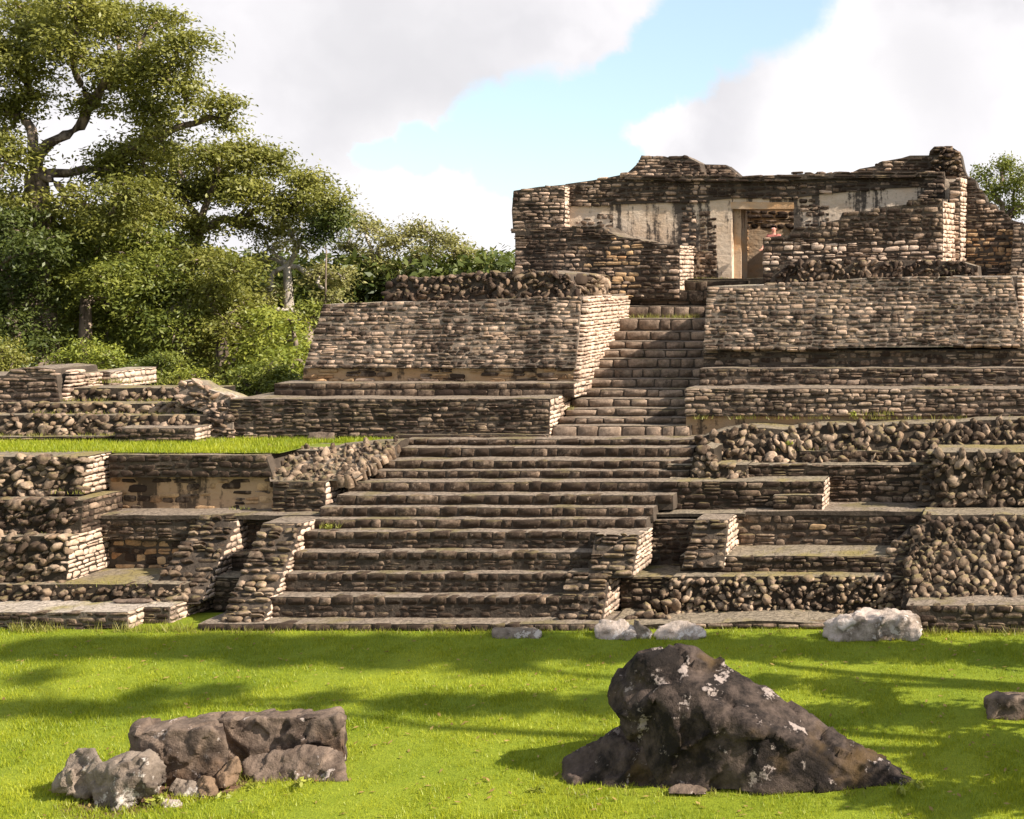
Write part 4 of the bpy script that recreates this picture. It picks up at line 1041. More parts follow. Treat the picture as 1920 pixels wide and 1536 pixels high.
# bleached rocks at the foot of the pyramid
rock('bleached_rock', [[(1112, 1195, 26.0), (1112, 1172, 26.1), (1125, 1164, 26.2), (1172, 1161, 26.2), (1190, 1172, 26.1), (1196, 1198, 25.9), (1175, 1202, 25.8), (1122, 1200, 25.85), (1150, 1190, 26.6)]], 'rock_white', 'squarish white rock on the grass, leftmost of the bleached rocks at the stair foot', 'rock', 0.04, 0.04, 2.4, seed=1)
rock('pointed_rock', [[(1188, 1160, 26.15), (1198, 1162, 26.0), (1222, 1186, 25.95), (1222, 1200, 25.85), (1196, 1200, 25.9), (1186, 1180, 26.1), (1205, 1190, 26.4)]], 'rock_grey', 'thin grey pointed rock wedged between the two white rocks', 'rock', 0.035, 0.03, 3, seed=2)
rock('bleached_rock', [[(1222, 1192, 26.0), (1232, 1174, 26.1), (1262, 1164, 26.2), (1305, 1166, 26.2), (1322, 1176, 26.1), (1325, 1196, 25.95), (1300, 1202, 25.8), (1232, 1201, 25.85), (1270, 1190, 26.6)]], 'rock_white', 'low wide white rock right of the thin pointed rock', 'rock', 0.04, 0.035, 2.6, seed=3)
rock('bleached_log_boulder', [[(1543, 1192, 26.0), (1545, 1168, 26.1), (1575, 1150, 26.3), (1620, 1141, 26.4), (1712, 1141, 26.35), (1731, 1156, 26.2), (1734, 1190, 25.95), (1722, 1202, 25.8), (1560, 1204, 25.75), (1570, 1165, 25.8), (1700, 1160, 25.8), (1640, 1180, 27.0)]],
     'rock_white', 'big long bleached boulder lying on the lawn before the black base wall', 'boulder', 0.045, 0.06, 2.2, seed=4)
rock('grey_slab_block', [[(920, 1196, 26.0), (921, 1178, 26.1), (926, 1175, 26.3), (1010, 1177, 26.3), (1016, 1181, 26.1), (1017, 1197, 25.95), (930, 1200, 25.9), (1000, 1200, 25.9), (960, 1190, 26.5)]], 'rock_grey', 'small grey rectangular block on the grass in front of the bottom step', 'stone block', 0.035, 0.02, 3, seed=5)
rock('edge_block', [[(1846, 1340, 21.5), (1846, 1306, 21.5), (1856, 1298, 21.7), (1990, 1296, 21.8), (1992, 1345, 21.4), (1852, 1353, 21.25), (1980, 1355, 21.2), (1860, 1308, 21.3), (1970, 1308, 21.25), (1930, 1330, 22.2)]], 'rock_mid', 'dark squared block lying in the grass at the right edge', 'stone block', 0.04, 0.04, 2.3, seed=6)
rock('flat_pebble', [[(1655, 1431, 19.5), (1660, 1427, 19.55), (1712, 1427, 19.55), (1716, 1431, 19.5), (1700, 1434, 19.4), (1662, 1434, 19.4), (1690, 1430, 19.7)]], 'rock_grey', 'flat grey stone half sunk in the grass right of the huge dark boulder', 'stone', 0.02, 0.008, 6, seed=2)
rock('footing_stone', [[(575, 826, 31.9), (577, 812, 31.95), (600, 808, 31.98), (628, 811, 31.95), (632, 826, 31.9), (600, 829, 31.8), (600, 820, 32.2)]], 'rock_mid', 'single pale block standing on the grass strip against the long dark wall', 'stone block', 0.035, 0.01, 4, seed=2)
rock('flat_pebble', [[(200, 1128, 27.3), (215, 1122, 27.35), (280, 1121, 27.35), (296, 1128, 27.3), (270, 1132, 27.2), (210, 1132, 27.2), (250, 1128, 27.5)]], 'rock_mid', 'flat stone lying on the low base ledge at the left', 'stone', 0.035, 0.01, 4, seed=7)


# ================================================================== GRASS
def blades(name, P, H, W, mat, lean=0.5, rndoff=0.0):
    n = len(P)
    a = nrg.uniform(0, 2 * np.pi, n); la = nrg.uniform(0, 2 * np.pi, n); ll = nrg.uniform(0.1, lean, n) * H
    dx = np.cos(a) * W / 2; dy = np.sin(a) * W / 2
    V = np.empty((n, 3, 3))
    V[:, 0] = P + np.stack([-dx, -dy, np.zeros(n)], 1)
    V[:, 1] = P + np.stack([dx, dy, np.zeros(n)], 1)
    V[:, 2] = P + np.stack([np.cos(la) * ll, np.sin(la) * ll, H], 1)
    Fc = np.arange(n * 3).reshape(-1, 3)
    r = np.repeat(nrg.uniform(0, 1, n), 3)
    o = link(name, mesh_np(name, V.reshape(-1, 3), Fc, M[mat], r))
    return tag(o, kind='stuff')


N = 400000
yy = 15.2 + (27.0 - 15.2) * nrg.uniform(0, 1, N) ** 1.2
xx = (nrg.uniform(-150, 2450, N) - VX) / F * yy
cl = np.array([mnoise.noise(Vector((x * 1.3, y * 1.3, 5))) + 0.6 * mnoise.noise(Vector((x * 5, y * 5, 1))) for x, y in zip(xx, yy)])
keep = nrg.uniform(0, 1, N) < np.clip(0.75 + cl, 0.35, 1)
for bx, by, br in ((BARE[0], BARE[1], 0.75), (BARE[0] + 1.0, BARE[1] + 0.25, 0.5)):
    keep &= ~((np.hypot(xx - bx, (yy - by) * 1.4) < br) & (nrg.uniform(0, 1, N) < 0.85))
xx, yy, cl = xx[keep], yy[keep], cl[keep]
zz = np.full(len(xx), -0.03)
o = blades('lawn_grass', np.stack([xx, yy, zz], 1), nrg.uniform(0.035, 0.080, len(xx)) * (1 + 0.45 * np.clip(cl, -0.5, 1)) + 0.03, nrg.uniform(0.009, 0.018, len(xx)), 'grass', 0.8)
tag(o, 'short bright yellow green grass covering the plaza lawn', 'grass')
n = 40000
yy = 29.75 + 2.6 * nrg.uniform(0, 1, n); xx = (nrg.uniform(-100, 740, n) - VX) / F * yy
k_ = (xx < -18.3) | (yy > 31.4 + 0 * xx) & (xx < -16.6)
xx, yy = xx[k_], yy[k_]
o = blades('terrace_grass', np.stack([xx, yy, np.full(len(xx), ZP - 0.02)], 1), nrg.uniform(0.06, 0.15, len(xx)), nrg.uniform(0.012, 0.022, len(xx)), 'grass', 0.7)
tag(o, 'strip of bright grass on top of the left terrace', 'grass')

# tufts on ledges and at wall feet: (px0, px1, py, Y, height, count)
P_, H_ = [], []
for x0, x1, py, Y_, h, c in ((20, 360, 1183, 26.45, 0.28, 1500), (360, 1130, 1188, 26.35, 0.16, 1500), (1290, 1560, 1184, 26.45, 0.14, 500), (1700, 1960, 1190, 26.25, 0.22, 800), (70, 160, 925, 28.9, 0.14, 300), (0, 120, 1004, 28.2, 0.10, 240),
                             (100, 330, 1098, 27.7, 0.12, 400), (150, 380, 718, 33.9, 0.16, 500), (110, 400, 752, 33.1, 0.12, 400), (60, 380, 777, 32.4, 0.12, 400), (0, 230, 818, 31.7, 0.12, 500),
                             (1180, 1320, 596, 37.35, 0.16, 500), (1290, 1420, 524, 39.3, 0.10, 300), (1300, 1900, 786, 32.15, 0.14, 900), (1040, 1075, 768, 32.9, 0.14, 100), (430, 470, 955, 29.0, 0.10, 60),
                             (440, 520, 1040, 28.8, 0.10, 100), (600, 640, 990, 28.4, 0.16, 60), (1440, 1640, 845, 31.0, 0.12, 300), (1450, 1500, 968, 29.6, 0.1, 80), (1590, 1680, 778, 32.2, 0.16, 200),
                             (240, 1800, 829, 31.95, 0.12, 900), (1200, 1400, 962, 29.4, 0.10, 200), (1330, 1690, 1040, 28.4, 0.09, 300), (1255, 1690, 1082, 27.8, 0.07, 250), (705, 760, 870, 30.6, 0.14, 90),
                             (420, 660, 1470, 18.72, 0.16, 420), (100, 330, 1515, 17.75, 0.15, 200), (1060, 1700, 1488, 18.25, 0.14, 900)):
    x = nrg.uniform(x0, x1, c); y = Y_ + nrg.uniform(-0.12, 0.12, c)
    gx = (x - VX) / F * y
    z = CZ - (py - HY) / F * Y_
    if abs(z) < 0.25: z = -0.02
    fl = nrg.uniform(0, 1, c) < 0.45 + np.array([mnoise.noise(Vector((q * 1.6, Y_, 0))) for q in gx])
    P_.append(np.stack([gx, y, np.full(c, z)], 1)[fl]); H_.append((nrg.uniform(0.4, 1.1, c) * h)[fl])
P_ = np.concatenate(P_); H_ = np.concatenate(H_)
o = blades('ledge_grass', P_, H_, nrg.uniform(0.010, 0.020, len(P_)), 'grass_dry', 0.8)
tag(o, 'wispy dry grass tufts along wall feet and ledges of the pyramid', 'grass')


# ================================================================== TREES
def tube(path, radii, sides=8):
    path = [Vector(p) for p in path]
    V, Fc = [], []
    for i, p in enumerate(path):
        d = (path[min(i + 1, len(path) - 1)] - path[max(i - 1, 0)]).normalized()
        a = d.orthogonal().normalized(); b = d.cross(a)
        for k in range(sides):
            t = 2 * math.pi * k / sides
            V.append(p + (a * math.cos(t) + b * math.sin(t)) * radii[i])
    for i in range(len(path) - 1):
        for k in range(sides):
            k2 = (k + 1) % sides
            Fc.append((i * sides + k, i * sides + k2, (i + 1) * sides + k2, (i + 1) * sides + k))
    return V, Fc


def wander(a, b, n, amp):
    a, b = Vector(a), Vector(b); L = (b - a).length; out = []
    o = [Vector((rng.uniform(-1, 1), rng.uniform(-1, 1), rng.uniform(-1, 1))) for _ in range(3)]
    for i in range(n + 1):
        f = i / n; p = a.lerp(b, f)
        p = p + (o[0] * math.sin(f * 3.14) + o[1] * math.sin(f * 6.28) * 0.5 + o[2] * math.sin(f * 9.4) * 0.3) * amp * L
        p.z += 0.10 * L * math.sin(f * math.pi)
        out.append(p)
    return out


def leaf_quads(C, spread, per, size, up=0.6, flat=0.55, asp=0.42):
    """C clump centres; per leaves each, gaussian about them"""
    n = len(C) * per
    base = np.repeat(np.asarray(C), per, 0)
    offs = nrg.normal(0, 1, (n, 3)) * np.repeat(np.asarray(spread), per)[:, None] * np.array([1, 1, flat]) * 0.55
    P = base + offs
    nr = nrg.normal(0, 1, (n, 3)); nr /= np.linalg.norm(nr, axis=1)[:, None]
    on = offs / (np.linalg.norm(offs, axis=1)[:, None] + 1e-6)
    nr = nr * 0.75 + on * 0.55 + np.array([0, 0, up]); nr /= np.linalg.norm(nr, axis=1)[:, None]
    t = nrg.normal(0, 1, (n, 3)); t[:, 2] -= 0.35
    t -= nr * (t * nr).sum(1)[:, None]; t /= np.linalg.norm(t, axis=1)[:, None]
    b = np.cross(nr, t)
    s = size * nrg.uniform(0.6, 1.3, n)[:, None]
    V = np.stack([P - t * s * 0.5, P + b * s * asp * 0.5 - t * s * 0.05, P + t * s * 0.5, P - b * s * asp * 0.5 - t * s * 0.05], 1)
    return V.reshape(-1, 3)


def tree(name, label, cat, base, fork, blobs, leaf, bark='bark', r0=0.45, per=46, cl=11, lsize=0.26, spread=0.5, group=None, mid=None, flat=0.8, twigs=0.25, branches=True):
    """base, fork: world points of the trunk; blobs: (centre, radius) in metres"""
    root = empty(name, base, label, cat, group)
    b0 = Vector(base)
    # trunk and limbs
    V, Fc = [], []

    def addt(path, radii, sides=8):
        v, f = tube(path, radii, sides); o_ = len(V); V.extend(v); Fc.extend([tuple(i + o_ for i in q) for q in f])
    path = wander(b0 - Vector((0, 0, 0.3)), fork, 8, 0.035)
    if mid: path = [Vector(base)] + [Vector(m) for m in mid] + [Vector(fork)]
    n = len(path) - 1
    addt(path, [r0 * (1.25 if i == 0 else 1) * (1 - 0.45 * i / n) for i in range(n + 1)], 10)
    C, SP = [], []
    nodes = [(Vector(fork), -1, 0.0)]
    if branches:
        for c, r in sorted(blobs, key=lambda q: (Vector(q[0]) - Vector(fork)).length):
            c = Vector(c)
            best = min(range(len(nodes)), key=lambda i: (nodes[i][0] - c).length + 0.45 * nodes[i][2] + (2.0 if nodes[i][0].z > c.z + 1.5 else 0))
            nodes.append((c, best, nodes[best][2] + (nodes[best][0] - c).length))
        desc = [1] * len(nodes)
        for i in range(len(nodes) - 1, 0, -1): desc[nodes[i][1]] += desc[i]
        for i in range(1, len(nodes)):
            ra = min(r0 * 0.42, 0.045 + 0.05 * math.sqrt(desc[i])); rb = 0.04 + (0.042 * math.sqrt(desc[i] - 1) if desc[i] > 1 else 0)
            rb = min(rb, ra)
            addt(wander(nodes[nodes[i][1]][0], nodes[i][0], 7, 0.13), [ra + (rb - ra) * k / 7 for k in range(8)], 7)
    for c, r in blobs:
        c = Vector(c)
        m = max(6, int(cl * 3.6 * r * r))
        for _ in range(m):
            d = Vector((rng.gauss(0, 1), rng.gauss(0, 1), rng.gauss(0, 1) + 0.25)).normalized()
            q = c + Vector((d.x * r, d.y * r, d.z * r * flat)) * (rng.uniform(0.35, 1.08))
            C.append(q); SP.append(spread * rng.uniform(0.7, 1.35))
            if rng.random() < twigs:
                addt(wander(c, q, 3, 0.08), [0.045, 0.035, 0.025, 0.012], 4)
    me = mesh_np('trunk', [v - b0 for v in V], Fc, M[bark], smooth=True)
    link('trunk', me, root)
    Q = leaf_quads([tuple(c - b0) for c in C], SP, per, lsize * 0.66)
    Fq = np.arange(len(Q)).reshape(-1, 4)
    cr = np.repeat(nrg.uniform(0, 0.55, len(C)), per) + nrg.uniform(-0.12, 0.45, len(C) * per)
    link('crown', mesh_np('crown', Q, Fq, M[leaf], np.repeat(np.clip(cr, 0, 1), 4)), root)
    return root


def PB(lst, Y_, jy=1.0):
    """crown lumps read in pixels at depth Y_"""
    return [((xof(a, Y_ + d), Y_ + d, zof(b, Y_ + d)), r / F * Y_) for (a, b, r), d in ((q, rng.uniform(-jy, jy)) for q in lst)]


def W(px, py, Y_): return (xof(px, Y_), Y_, zof(py, Y_))


Y_ = 45
tree('giant_tree', 'tallest tree at the far left, forked, its crown reaching the top of the picture', 'tree', (xof(75, Y_), Y_, 3.2), W(68, 330, Y_),
     PB([(55, 40, 70), (140, 15, 62), (215, 50, 70), (295, 40, 42), (345, 85, 46), (305, 140, 62), (225, 140, 62), (130, 95, 50), (35, 130, 62), (350, 180, 40), (400, 200, 26), (438, 195, 24), (425, 235, 26), (290, 215, 58),
         (12, 210, 50), (15, 300, 55), (205, 330, 50), (270, 300, 56), (250, 370, 50), (140, 380, 40), (-60, 100, 80), (-60, 250, 80), (60, 180, 34), (170, 200, 36), (215, 300, 40), (190, 420, 46), (100, 410, 40), (30, 390, 50), (250, 130, 50), (85, 70, 50), (300, 260, 40), (230, 400, 44)], Y_, 1.6), 'leaf_olive', r0=0.62, per=52, cl=11,
     mid=[W(72, 600, Y_), W(64, 460, Y_), W(72, 400, Y_)], lsize=0.27)
V_, F_ = [], []
Y_ = 50
tree('umbrella_tree', 'broad domed tree with a rounded olive crown in the middle of the forest edge', 'tree', (xof(330, Y_), Y_, 3.2), W(372, 430, Y_),
     PB([(330, 300, 40), (390, 290, 40), (450, 290, 46), (505, 305, 48), (300, 340, 40), (310, 400, 44), (260, 400, 40), (420, 340, 50), (570, 345, 44), (615, 375, 34), (600, 405, 32), (545, 395, 46), (475, 365, 52), (400, 355, 50), (345, 360, 38), (450, 425, 34), (370, 430, 36), (520, 440, 30)], Y_, 1.4), 'leaf_olive',
     mid=[W(335, 600, Y_), W(350, 510, Y_)], r0=0.42, per=52, cl=13, flat=0.65)
Y_ = 49
tree('vine_clump_tree', 'small dense dark clump of foliage hanging right of the domed olive crown', 'tree', (xof(600, Y_), Y_, 3.2), W(612, 470, Y_), PB([(615, 425, 30), (632, 405, 24), (595, 450, 18)], Y_, 0.4), 'leaf_dark', r0=0.05, cl=18, per=50)
Y_ = 50
tree('pale_trunk_tree', 'slender tree with a white trunk and thin crown beside the tall battered wall', 'tree', (xof(543, Y_), Y_, 3.2), W(538, 500, Y_),
     PB([(505, 470, 26), (560, 455, 26), (530, 420, 20), (600, 520, 34), (620, 560, 28), (500, 560, 36), (580, 600, 36), (470, 500, 30), (640, 520, 24), (545, 640, 26)], Y_, 1.2), 'leaf_pale', bark='bark_pale', r0=0.26, per=34, cl=12,
     mid=[W(546, 640, Y_), W(541, 560, Y_)], twigs=0.9)
Y_ = 55
tree('spreading_tree', 'open spreading tree against the cloud above the rubble parapet', 'tree', (xof(690, Y_), Y_, 3.2), W(715, 530, Y_),
     PB([(655, 405, 24), (690, 430, 32), (735, 455, 30), (700, 490, 30), (655, 470, 28), (785, 432, 32), (825, 450, 32), (865, 475, 34), (902, 495, 24), (790, 480, 32), (840, 505, 28), (690, 545, 30), (750, 510, 26), (650, 540, 24)], Y_, 1.4), 'leaf_pale', bark='bark_pale',
     r0=0.24, per=44, cl=11, flat=0.6, twigs=0.7, spread=0.48)
GR = 'leafy trees filling the forest edge'
for i, (lab, Y_, bx, fk, bl, lf) in enumerate((
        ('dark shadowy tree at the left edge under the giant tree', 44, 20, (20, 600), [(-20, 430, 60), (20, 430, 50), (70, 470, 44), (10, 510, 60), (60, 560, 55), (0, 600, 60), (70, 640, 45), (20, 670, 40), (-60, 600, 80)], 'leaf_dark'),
        ('hanging green tree just right of the giant trunk', 46, 160, (160, 560), [(150, 440, 45), (190, 470, 46), (140, 510, 50), (200, 530, 50), (150, 580, 50), (210, 600, 46), (130, 640, 46), (200, 660, 40)], 'leaf_green'),
        ('bushy tree of mid green leaves below the domed crown', 47, 300, (300, 590), [(260, 450, 44), (310, 470, 46), (275, 520, 50), (330, 545, 46), (270, 590, 46), (330, 620, 46), (290, 665, 42), (345, 690, 34)], 'leaf_green'),
        ('light green tree between the bushy tree and the white trunk', 47, 420, (415, 600), [(390, 490, 40), (440, 510, 40), (395, 550, 46), (450, 575, 44), (400, 610, 46), (455, 640, 42), (400, 670, 42), (445, 705, 40)], 'leaf_olive'),
        ('bright leafy tree hugging the left end of the long dark wall', 46, 510, (505, 650), [(500, 600, 34), (480, 650, 38), (530, 650, 34), (500, 700, 40), (545, 700, 30), (470, 715, 36), (560, 740, 28), (515, 745, 30)], 'leaf_light'),
        ('yellow green tree leaning over the dark terrace step left of the battered wall', 43, 550, (545, 680), [(535, 640, 28), (565, 665, 26), (520, 680, 30), (555, 715, 26), (585, 700, 18), (500, 715, 28), (540, 600, 22)], 'leaf_light'),
        ('green tree squeezed against the left edge of the tall battered wall', 48, 585, (580, 620), [(560, 620, 30), (590, 585, 26), (575, 660, 30), (560, 700, 30), (600, 640, 24)], 'leaf_green'))):
    tree('forest_tree', lab, 'tree', (xof(bx, Y_), Y_, 3.2), W(fk[0], fk[1], Y_), PB(bl, Y_, 1.5), lf, r0=0.28, per=54, cl=12, group=GR, lsize=0.26, twigs=0.3)
Y_ = 41
tree('bush', 'light green feathery bush behind the roofless stone corner', 'bush', (xof(170, Y_), Y_, 3.3), W(170, 705, Y_), PB([(120, 675, 24), (160, 660, 30), (205, 672, 26), (175, 690, 26)], Y_, 0.3), 'leaf_light', r0=0.08, cl=26, per=44, lsize=0.17, spread=0.3)
tree('bush', 'yellowish bush at the left edge beside the roofless stone corner', 'bush', (xof(5, Y_), Y_, 3.3), W(5, 715, Y_), PB([(0, 660, 30), (24, 680, 26), (5, 700, 28), (-40, 680, 40)], Y_, 0.3), 'leaf_olive', r0=0.08, cl=26, per=44, lsize=0.17, spread=0.3)
tree('bush', 'dark bluish bush standing right of the short pale wall', 'bush', (xof(280, Y_), Y_, 3.3), W(280, 705, Y_), PB([(265, 690, 26), (300, 680, 30), (290, 710, 22)], Y_, 0.3), 'leaf_green', r0=0.08, cl=26, per=44, lsize=0.18, spread=0.3)
tree('bush', 'small bright bush above the jagged sunlit mound', 'bush', (xof(345, Y_), Y_, 3.3), W(345, 722, Y_), PB([(335, 708, 18), (365, 704, 18), (395, 722, 14)], Y_, 0.2), 'leaf_light', r0=0.06, cl=30, per=44, lsize=0.15, spread=0.26)
Y_ = 58
tree('right_tree', 'green tree rising behind the right end of the temple', 'tree', (xof(1885, Y_), Y_, 3.2), W(1885, 420, Y_), PB([(1845, 330, 24), (1880, 312, 22), (1862, 362, 28), (1900, 350, 30), (1930, 330, 26), (1900, 390, 28), (1950, 390, 40), (1880, 320, 18)], Y_, 1.0), 'leaf_green', r0=0.3, cl=12, per=46)
Y_ = 36.5
tree('bush', 'dense bush growing behind the left end of the long dark wall', 'bush', (xof(480, Y_), Y_, 3.3), W(480, 735, Y_), PB([(455, 715, 30), (500, 700, 34), (540, 715, 26), (520, 735, 26), (475, 740, 24), (440, 735, 20)], Y_, 0.3), 'leaf_green', r0=0.08, cl=26, per=44, lsize=0.18, spread=0.3)
# forest beyond, one mass
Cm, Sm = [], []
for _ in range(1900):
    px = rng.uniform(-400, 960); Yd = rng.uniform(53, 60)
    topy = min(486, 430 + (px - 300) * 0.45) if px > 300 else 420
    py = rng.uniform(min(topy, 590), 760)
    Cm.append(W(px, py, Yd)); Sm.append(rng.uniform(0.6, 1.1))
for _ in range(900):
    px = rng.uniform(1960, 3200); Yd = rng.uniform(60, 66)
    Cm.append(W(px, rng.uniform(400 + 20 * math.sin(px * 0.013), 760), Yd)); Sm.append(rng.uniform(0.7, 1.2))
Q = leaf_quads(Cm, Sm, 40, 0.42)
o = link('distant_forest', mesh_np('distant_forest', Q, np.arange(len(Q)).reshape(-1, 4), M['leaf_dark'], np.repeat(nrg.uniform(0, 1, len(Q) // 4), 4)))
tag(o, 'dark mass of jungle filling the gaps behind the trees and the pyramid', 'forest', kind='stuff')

# jungle trees on the right, outside the frame, that throw the long shadows over the lawn
SG = 'jungle trees shading the plaza from the right'
cot = 1 / math.tan(SUN_EL)


def shader_tree(lab, X_, spots):
    """spots: (shadow px, shadow py, radius m) on the lawn; crown lumps hang where the sun carries them there"""
    bl = []
    for px, py, r in spots:
        Ys = CZ * F / (py - HY); Xs = xof(px, Ys)
        h = (X_ - Xs) / (SUN_H.x * cot)
        bl.append(((X_ + rng.uniform(-0.3, 0.3), Ys + SUN_H.y * h * cot, h), r * 0.78))
    cy = sum(b[0][1] for b in bl) / len(bl); hz = min(b[0][2] for b in bl)
    tree('jungle_tree', lab, 'tree', (X_ + 0.5, cy, 0), (X_ + 0.3, cy, max(2.0, hz * 0.8)), bl, 'leaf_green', r0=0.22, per=70, cl=60, lsize=0.36, group=SG, flat=0.55, twigs=0.0, spread=0.34)


shader_tree('low jungle tree outside the frame right of the base wall', 5.0, [(1850, 1228, 0.75), (1700, 1222, 0.6), (1560, 1219, 0.7), (1420, 1214, 0.6), (1290, 1212, 0.75)])
shader_tree('tall jungle tree outside the frame behind the lower one', 9.0, [(1150, 1218, 0.8), (1020, 1214, 0.9), (900, 1216, 0.9), (780, 1222, 1.0), (660, 1216, 0.9)])
shader_tree('tallest jungle tree outside the frame at the back of the row', 13.0, [(560, 1220, 1.0), (440, 1212, 0.8), (320, 1212, 0.7), (180, 1216, 0.7), (60, 1216, 0.6), (700, 1232, 0.7), (900, 1238, 0.6), (500, 1232, 0.6)])
shader_tree('slim jungle tree outside the frame, middle of the row', 8.0, [(1120, 1322, 0.38), (1000, 1320, 0.40), (880, 1320, 0.36), (760, 1318, 0.30), (640, 1312, 0.24), (420, 1300, 0.24), (300, 1304, 0.2)])
shader_tree('tall thin jungle tree outside the frame near the lawn', 12.0, [(230, 1328, 0.22), (120, 1330, 0.28), (20, 1330, 0.28), (60, 1272, 0.12)])
shader_tree('short jungle tree outside the frame beside the squared edge block', 4.0, [(1740, 1345, 0.40), (1640, 1338, 0.36), (1540, 1345, 0.42), (1560, 1285, 0.26), (1470, 1280, 0.22), (1660, 1300, 0.2), (1860, 1400, 0.5), (1780, 1430, 0.4), (1905, 1430, 0.5)])
shader_tree('nearest short jungle tree outside the frame at the right', 4.0, [(1880, 1495, 0.3), (1760, 1490, 0.25), (1640, 1495, 0.25), (1800, 1515, 0.2)])


# ================================================================== THE VISITOR IN THE DOORWAY
def skin_mesh(name, verts, edges, radii, mat, root=0, sub=1):
    me = bpy.data.meshes.new(name); me.from_pydata(verts, edges, []); me.update()
    o = bpy.data.objects.new(name, me); COL.objects.link(o)
    sk = o.modifiers.new('skin', 'SKIN'); sk.use_smooth_shade = True
    for i, r in enumerate(radii):
        me.skin_vertices[0].data[i].radius = r if isinstance(r, tuple) else (r, r)
        me.skin_vertices[0].data[i].use_root = (i == root)
    ss = o.modifiers.new('sub', 'SUBSURF'); ss.levels = sub; ss.render_levels = sub
    dg = bpy.context.evaluated_depsgraph_get()
    m2 = bpy.data.meshes.new_from_object(o.evaluated_get(dg))
    bpy.data.objects.remove(o)
    m2.name = name; m2.materials.clear(); m2.materials.append(mat)
    return m2


def flat_mat(name, c, rough=0.7):
    m, t, p, out = new_mat(name)
    geo = t.node('ShaderNodeNewGeometry')
    n = t.noise(geo.outputs['Position'], 14, 3, 0.6)
    t.l.new(t.mix(n, tuple(q * 0.85 for q in c), c), p.inputs['Base Color']); p.inputs['Roughness'].default_value = rough
    return m


SKIN = flat_mat('skin', (0.62, 0.28, 0.20), 0.55); HAIR = flat_mat('dark_hair', (0.03, 0.018, 0.012)); CLOTH = flat_mat('red_cloth', (0.42, 0.14, 0.11)); TROUS = flat_mat('khaki_cloth', (0.25, 0.2, 0.14)); WHITE = flat_mat('eye_white', (0.8, 0.78, 0.75), 0.3)
px_, py_, pz_ = xof(1451, 39.2), 39.2, TF - 0.05
person = empty('person', (px_, py_, pz_), 'person with dark hair standing in the temple doorway behind the stepped wall', 'person')
bv = [(0, 0, 0.95), (0, 0, 1.12), (0, 0.01, 1.30), (0, 0.0, 1.43), (0, -0.01, 1.50), (0, -0.02, 1.585), (0, -0.01, 1.66),
      (-0.17, 0, 1.40), (-0.27, -0.03, 1.16), (-0.34, -0.16, 0.98), (-0.36, -0.23, 0.95),
      (0.17, 0, 1.40), (0.24, 0.02, 1.14), (0.25, -0.08, 0.90), (0.25, -0.10, 0.83),
      (-0.10, 0, 0.88), (-0.12, -0.02, 0.49), (-0.13, 0.02, 0.09), (-0.13, -0.12, 0.04),
      (0.10, 0, 0.88), (0.12, -0.02, 0.49), (0.13, 0.02, 0.09), (0.13, -0.12, 0.04)]
be = [(0, 1), (1, 2), (2, 3), (3, 4), (4, 5), (5, 6), (2, 7), (7, 8), (8, 9), (9, 10), (2, 11), (11, 12), (12, 13), (13, 14), (0, 15), (15, 16), (16, 17), (17, 18), (0, 19), (19, 20), (20, 21), (21, 22)]
br = [(0.15, 0.10), (0.13, 0.095), (0.155, 0.10), (0.075, 0.07), (0.055, 0.055), (0.078, 0.092), (0.078, 0.095), 0.06, 0.042, 0.030, 0.032, 0.06, 0.042, 0.030, 0.032,
      0.085, 0.058, 0.038, 0.045, 0.085, 0.058, 0.038, 0.045]
link('body', skin_mesh('body', bv, be, br, SKIN, 0, 2), person)
for sx, cx, cz, cy in ((-1, -0.36, 0.95, -0.25), (1, 0.25, 0.80, -0.10)):       # five fingers a hand
    for f in range(5):
        dirx = (f - 2) * 0.016
        L = (0.055, 0.075, 0.082, 0.076, 0.06)[f] if f else 0.05
        if sx < 0: pts = [(cx + dirx, cy, cz), (cx + dirx * 1.4, cy - L * 0.6, cz - 0.01), (cx + dirx * 1.5, cy - L, cz - 0.03)]
        else: pts = [(cx, cy + dirx, cz), (cx, cy + dirx * 1.4, cz - L * 0.6), (cx - 0.01, cy + dirx * 1.5, cz - L)]
        if f == 0: pts = [pts[0], tuple(Vector(pts[1]) + Vector((0.02, 0, 0.0))), tuple(Vector(pts[2]) + Vector((0.03, 0.02, 0.01)))]
        link('finger', skin_mesh('finger', pts, [(0, 1), (1, 2)], [0.0095, 0.0085, 0.007], SKIN, 0, 1), person)
link('shirt', skin_mesh('shirt', [(0, 0, 0.92), (0, 0, 1.12), (0, 0.01, 1.30), (0, 0, 1.405), (-0.18, 0, 1.39), (-0.235, -0.015, 1.25), (0.18, 0, 1.39), (0.215, 0.01, 1.25)],
                        [(0, 1), (1, 2), (2, 3), (2, 4), (4, 5), (2, 6), (6, 7)], [(0.17, 0.125), (0.15, 0.115), (0.172, 0.12), (0.08, 0.08), 0.075, 0.06, 0.075, 0.06], CLOTH, 0, 2), person)
link('trousers', skin_mesh('trousers', [(0, 0, 0.95), (-0.10, 0, 0.86), (-0.12, -0.02, 0.49), (-0.13, 0.02, 0.12), (0.10, 0, 0.86), (0.12, -0.02, 0.49), (0.13, 0.02, 0.12)],
                           [(0, 1), (1, 2), (2, 3), (0, 4), (4, 5), (5, 6)], [(0.16, 0.115), 0.10, 0.075, 0.062, 0.10, 0.075, 0.062], TROUS, 0, 2), person)
bm = bmesh.new(); bmesh.ops.create_icosphere(bm, subdivisions=3, radius=1.0)
for v in bm.verts:
    p = v.co.copy(); v.co = Vector((p.x * 0.098, 0.018 + p.y * 0.105, 1.655 + p.z * 0.11))
bmesh.ops.delete(bm, geom=[v for v in bm.verts if v.co.y < -0.045 and v.co.z < 1.70 or v.co.z < 1.575], context='VERTS')
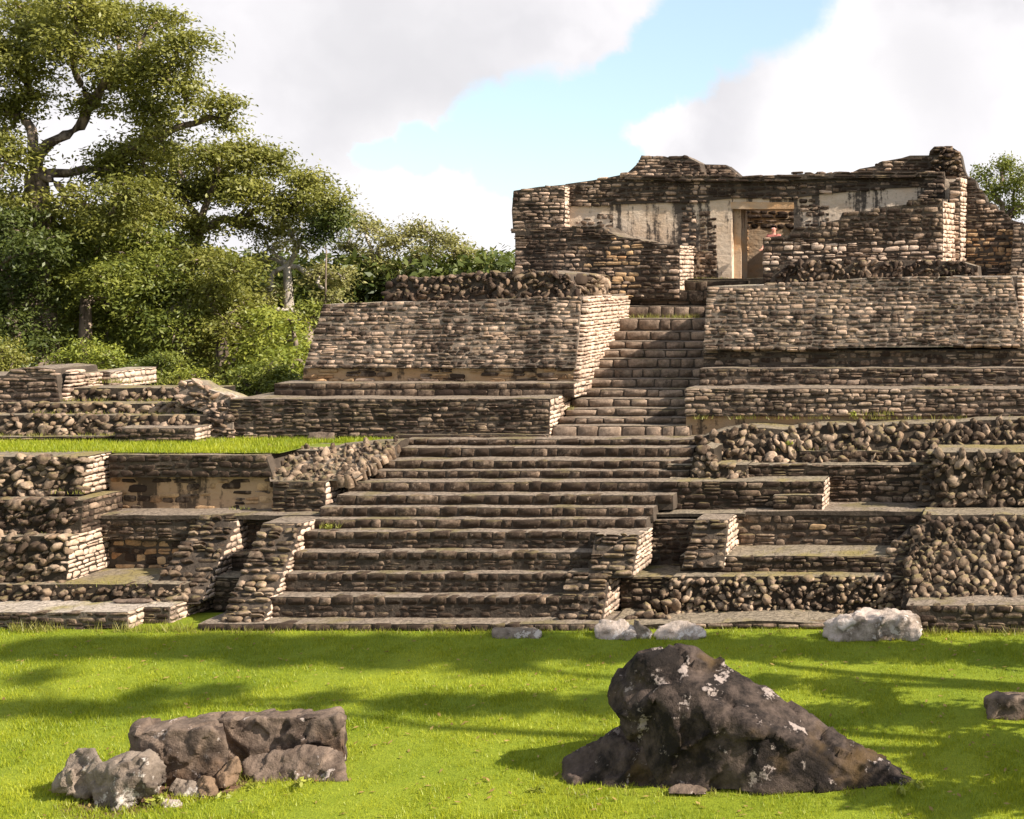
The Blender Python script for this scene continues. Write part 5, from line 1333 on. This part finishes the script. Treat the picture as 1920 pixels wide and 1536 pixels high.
me = bpy.data.meshes.new('hair'); bm.to_mesh(me); bm.free(); me.materials.append(HAIR); me.polygons.foreach_set('use_smooth', [True] * len(me.polygons)); link('hair', me, person)


def small_blob(name, c, r, mat, sq=(1, 1, 1)):
    bm = bmesh.new(); bmesh.ops.create_icosphere(bm, subdivisions=2, radius=r)
    for v in bm.verts: v.co = Vector((v.co.x * sq[0] + c[0], v.co.y * sq[1] + c[1], v.co.z * sq[2] + c[2]))
    me = bpy.data.meshes.new(name); bm.to_mesh(me); bm.free(); me.materials.append(mat)
    return link(name, me, person)


for sx in (-1, 1):
    small_blob('eye', (sx * 0.032, -0.102, 1.628), 0.012, WHITE); small_blob('ear', (sx * 0.083, 0.0, 1.615), 0.028, SKIN, (0.4, 0.7, 1.1))
small_blob('nose', (0, -0.118, 1.598), 0.017, SKIN, (0.8, 1.2, 1.3)); small_blob('mouth', (0, -0.103, 1.558), 0.02, CLOTH, (1.2, 0.5, 0.35))


# ================================================================== WEEDS ROUND THE ROCKS
Cw = [W(a, b, y) for a, b, y in ((290, 1500, 17.9), (305, 1492, 17.95), (562, 1468, 18.4), (150, 1506, 18.0), (470, 1476, 18.5), (420, 1492, 18.2), (1010, 1478, 18.4), (1690, 1480, 18.2), (1720, 1470, 18.5), (615, 988, 28.45), (1600, 775, 32.0), (1480, 830, 31.0))]
Q = leaf_quads(Cw, [0.10] * len(Cw), 26, 0.10, asp=0.5)
tag(link('weeds', mesh_np('weeds', Q, np.arange(len(Q)).reshape(-1, 4), M['leaf_light'], np.repeat(nrg.uniform(0, 1, len(Q) // 4), 4))), 'small broad-leaved weeds growing round the fallen rocks and in wall joints', 'weeds', kind='stuff')

nl = 700
ly = nrg.uniform(17.0, 26.3, nl); lx = (nrg.uniform(-50, 1970, nl) - VX) / F * ly
Q = leaf_quads(np.stack([lx, ly, np.full(nl, 0.045)], 1), [0.01] * nl, 1, 0.10, up=2.5)
FL_ = leaf_mat('fallen_leaf', (0.16, 0.09, 0.03), (0.34, 0.24, 0.08), 0.1, 2.0)
tag(link('fallen_leaves', mesh_np('fallen_leaves', Q, np.arange(len(Q)).reshape(-1, 4), FL_, np.repeat(nrg.uniform(0, 1, nl), 4))), 'brown fallen leaves scattered over the lawn', 'leaves', kind='stuff')
